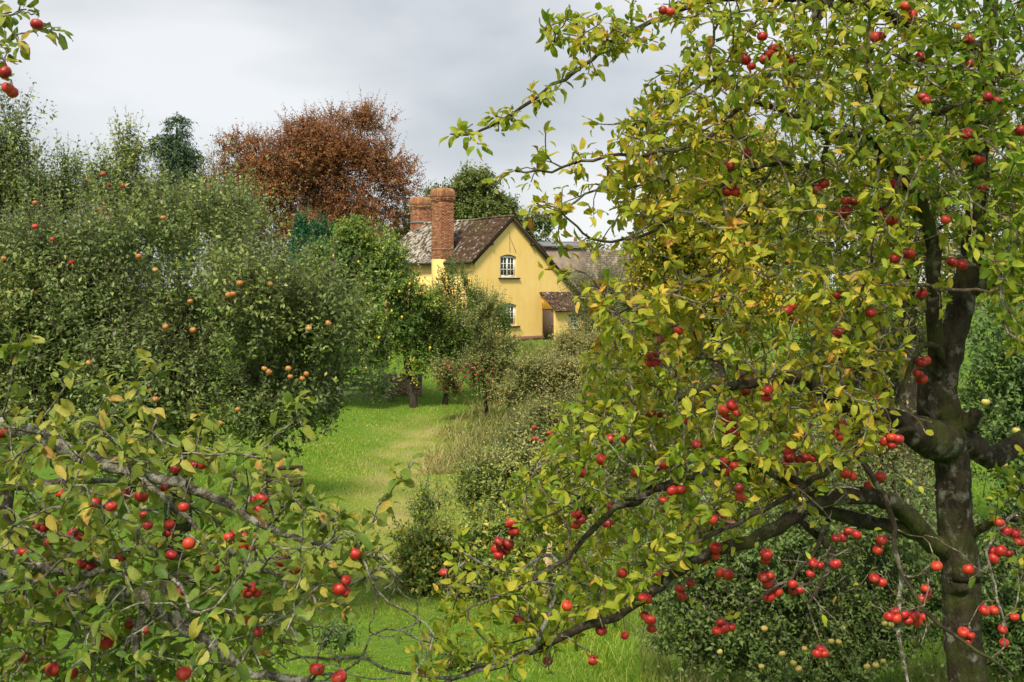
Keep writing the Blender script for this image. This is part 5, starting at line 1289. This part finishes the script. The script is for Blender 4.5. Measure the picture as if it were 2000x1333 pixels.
# ---------------------------------------------------------------- left tree
rg = np.random.default_rng(9)
LY = 3.9
lbase = np.array([-2.75, LY, 0]); lbase[2] = gz(lbase[0], LY)
ltree = empty('apple_tree', lbase); tag(ltree, 'spreading apple tree with lichened boughs and red apples in the lower left corner', 'apple tree')
sk = Skeleton(rg)
def lp(px, py, Y=LY): return W(px, py, Y)
P = np.array([lbase - UP * .15, lbase + np.array([.03, 0, .5]), lp(-470, 1200), lp(-455, 1000), lp(-430, 820), lp(-400, 500), lp(-330, 200), lp(-250, 0)]); R = np.array([.12, .10, .09, .085, .08, .06, .04, .02])
T0 = sk.add_limb(P, R, .05)
A1 = r3((80, 390), (170, 412), (260, 470), (380, 500), (480, 540), (580, 560), (700, 590), (800, 640), (900, 700), (1000, 750), (1100, 780), (1200, 810), (1346, 865)) + [(760, 1090)]
L_([(-430, 900), (-200, 850), (-60, 830)] + A1, 3.9, 3.7, 20, 3)
L_(r3((520, 555), (600, 630), (700, 710), (760, 770), (850, 832), (920, 890), (1010, 922), (1100, 950)), 3.75, 3.6, 7, 3)
L_([(-440, 1010), (-200, 960)] + r3((60, 590), (230, 582), (340, 577), (450, 572)), 3.9, 3.9, 14, 4)
L_(r3((230, 582), (330, 640), (420, 690), (500, 742), (560, 810), (620, 880)), 3.85, 3.7, 6, 2.5)
A5 = r3((400, 1000), (480, 1000), (560, 1022), (640, 1080), (740, 1152), (830, 1222), (900, 1290), (1010, 1302), (1160, 1328))
L_([(-460, 1150), (-250, 1130), (-60, 1120)] + r3((200, 1000), (400, 1000), (480, 1000), (560, 1022), (640, 1080), (740, 1152), (830, 1222), (900, 1290), (1010, 1302), (1160, 1328)), 3.9, 3.5, 22, 7)
L_(r3((545, 1030), (512, 1150), (522, 1240), (562, 1330)), 3.75, 3.6, 9, 7)
L_([(-440, 1230), (-200, 1215)] + r3((0, 1100), (100, 1112), (250, 1132), (380, 1160)), 3.9, 3.7, 9, 4)
L_(r3((740, 1270), (860, 1150), (1010, 1110), (1110, 1050), (1200, 962)), 3.6, 3.6, 4, 2)
L_([(-300, 1060), (-100, 1080)] + r3((20, 830), (150, 900), (300, 920), (420, 915)), 3.8, 3.5, 12, 6)
L_(r3((420, 915), (500, 960), (640, 960), (760, 940)), 3.5, 3.5, 4, 2)
SH = [r3((290, 465), (400, 342), (490, 257), (598, 158)), r3((880, 532), (960, 470), (1040, 402), (1118, 345)), r3((150, 400), (160, 340), (220, 262), (275, 170)), r3((10, 330), (30, 250), (60, 130), (92, 30)),
      r3((700, 590), (735, 420), (770, 330)), r3((300, 470), (330, 370), (390, 260)), r3((1000, 750), (1060, 690), (1110, 640)), r3((1180, 800), (1230, 740), (1270, 720)), r4((260, 860), (320, 705), (400, 600), (492, 490))]
for s_ in SH: L_(s_, 3.75, 3.65, 2.6, 1.4)
TL = [[(-330, 120), (-150, 100), (-60, 92), (0, 84), (45, 68), (94, 54)], [(-200, 110), (-80, 130), (-10, 110), (8, 120)], [(-160, 60), (-60, 40), (10, 30), (35, 24)]]
for s_ in TL: L_(s_, 3.8, 3.6, 3.5, 1.5)
CROWN_L = [(-200, 800), (-40, 820), (60, 810), (150, 800), (300, 840), (430, 870), (520, 880), (590, 960), (680, 1010), (760, 1060), (740, 1140), (690, 1190), (640, 1210), (560, 1250), (520, 1360), (-200, 1400)]
spur = [sample_spurs(CROWN_L, 840, lambda Pp, rng: np.clip(rng.normal(3.75, .3, len(Pp)), 3.1, 4.5), rg, lambda Pp, Y, rng: wob(np.stack([Pp[:, 0] / 100, Pp[:, 1] / 100, Y * 2], 1), 1.5) > -.55)]
for k, s_ in enumerate(SH): spur.append(along(s_[1:], 3.75, 3.65, .085, rg, 9))
spur.append(np.array([W(a, b_, 3.65) for a, b_ in ((292, 700), (580, 795), (570, 780), (595, 790), (30, 660), (20, 690), (140, 720), (115, 740), (200, 740), (220, 770), (395, 805), (400, 815), (570, 960), (590, 975), (660, 1000), (735, 1010), (690, 1090), (720, 1080), (275, 790), (300, 800))]))
for s_ in TL: spur.append(along(s_[2:], 3.7, 3.6, .05, rg, 10))
spur.append(sample_spurs([(-160, -10), (35, -10), (20, 120), (-160, 160)], 16, lambda Pp, rng: rng.uniform(3.5, 3.8, len(Pp)), rg))
spur = np.vstack(spur)
bareL = np.vstack([sample_spurs([(540, 1120), (760, 1090), (850, 1230), (820, 1340), (500, 1340)], 90, lambda Pp, rng: rng.uniform(3.5, 4.0, len(Pp)), rg), sample_spurs([(0, 850), (560, 950), (600, 1300), (0, 1300)], 170, lambda Pp, rng: rng.uniform(3.3, 3.75, len(Pp)), rg)])
clL = clusters(APPLES_L, 30)
YL = np.zeros(len(APPLES_L))
for c_ in clL:
    yc = float(np.clip(rg.normal(3.55, .12), 3.2, 3.8))
    for q_, i in enumerate(c_): YL[i] = yc + .012 * q_
RL = np.clip(rg.normal(11.4, 1.5, len(APPLES_L)), 8.5, 14) * YL / F
for i, (a, b_) in enumerate(APPLES_L):
    if b_ > 1250: RL[i] *= 1.25
def thin_l(q, ctr, rng):
    h = np.zeros(len(q), bool)
    for ln in (A1, A5):
        Q = smooth_poly(np.array(ln), 12)
        dm = np.min(np.hypot(q[:, None, 0] - Q[None, :, 0], q[:, None, 1] - Q[None, :, 1]), axis=1)
        h |= (dm < 15) & (ctr[:, 1] < 3.85) & (rng.random(len(q)) < .6)
    return h
def tint_l(q, ctr): return .48 + .04 * np.sin(q[:, 0] / 120 + q[:, 1] / 150) + .05 * sstep(900, 750, q[:, 1])
apL, nL = fg_tree(ltree, lbase, sk, (T0,), spur, bareL, APPLES_L, YL, RL, 'leaf_left', .057, tint_l, (3, 7), 22, sag=.02, pale=True, thin=thin_l)
BANDS_L = [(100, 'in the top corner'), (300, 'below the corner twig'), (880, 'above the upper bough'), (930, 'beside the upper bough'), (990, 'under the upper bough'), (1040, 'left of the bench foot level'), (1090, 'at bramble top height'), (1130, 'at bramble middle height'), (1180, 'at stake middle height'), (1260, 'beside the thick lichened bough'), (2000, 'at the bottom edge')]
labL = make_labels(APPLES_L, clL, BANDS_L, 'red', 'lower left tree')
for i in range(len(APPLES_L)):
    apple(apL[i], RL[i], 'red', labL[i], 'red apples on the lower left tree', i)

# ---------------------------------------------------------------- apples of the trees behind
def simple_apples(pts, Yf, rpx, kind, bands, colour, where, group):
    cl = [[i] for i in range(len(pts))]
    lab = make_labels(pts, cl, bands, colour, where)
    for i, (a, b_) in enumerate(pts):
        Y = Yf(i)
        apple(W(a, b_, Y), rpx * random.uniform(.85, 1.15) * Y / F, kind, lab[i].replace('single one ', ''), group, i)
simple_apples(ORANGE, lambda i: YO[i], 6.0, 'orange', [(500, 'in upper leaves'), (580, 'at upstairs window height'), (660, 'at cottage door height'), (735, 'level with distant gate'), (2000, 'in lowest leaves')], 'orange', 'grey-green left tree', 'orange apples on the grey-green tree')
simple_apples(REDBACK, lambda i: 11.8 if REDBACK[i][1] > 440 else 19.2, 5.2, 'red', [(385, 'against the sky'), (425, 'just below the skyline'), (2000, 'deeper in leaves')], 'small red', 'upper left trees', 'small red apples on the upper left trees')
simple_apples(YELLOW, lambda i: 8.2, 6.3, 'yellow', [(1100, 'in the bush top'), (1235, 'midway up the bush'), (1275, 'low in the bush'), (2000, 'at the bush foot')], 'pale yellow', 'fruit bush', 'pale yellow apples in the fruit bush')
simple_apples(PALE, lambda i: 9.0, 7.5, 'yellow', [(800, 'beside the upper trunk'), (890, 'beneath the bare right limb'), (2000, 'lower down')], 'pale', 'right of the big trunk', 'pale apples behind the right trunk')
simple_apples(HEDGERED, lambda i: 21.3, 5.5, 'red', [(825, 'at the bush top'), (850, 'midway up'), (2000, 'on the lower left')], 'small red', 'bush beside the path', 'small red apples in the path side bush')
# long bare shoots of the tall left tree against the sky
print('leaves', nR, nL, 'apples', len(APPLES_R), len(APPLES_L), len(ORANGE) + len(REDBACK) + len(YELLOW) + len(PALE) + len(HEDGERED))
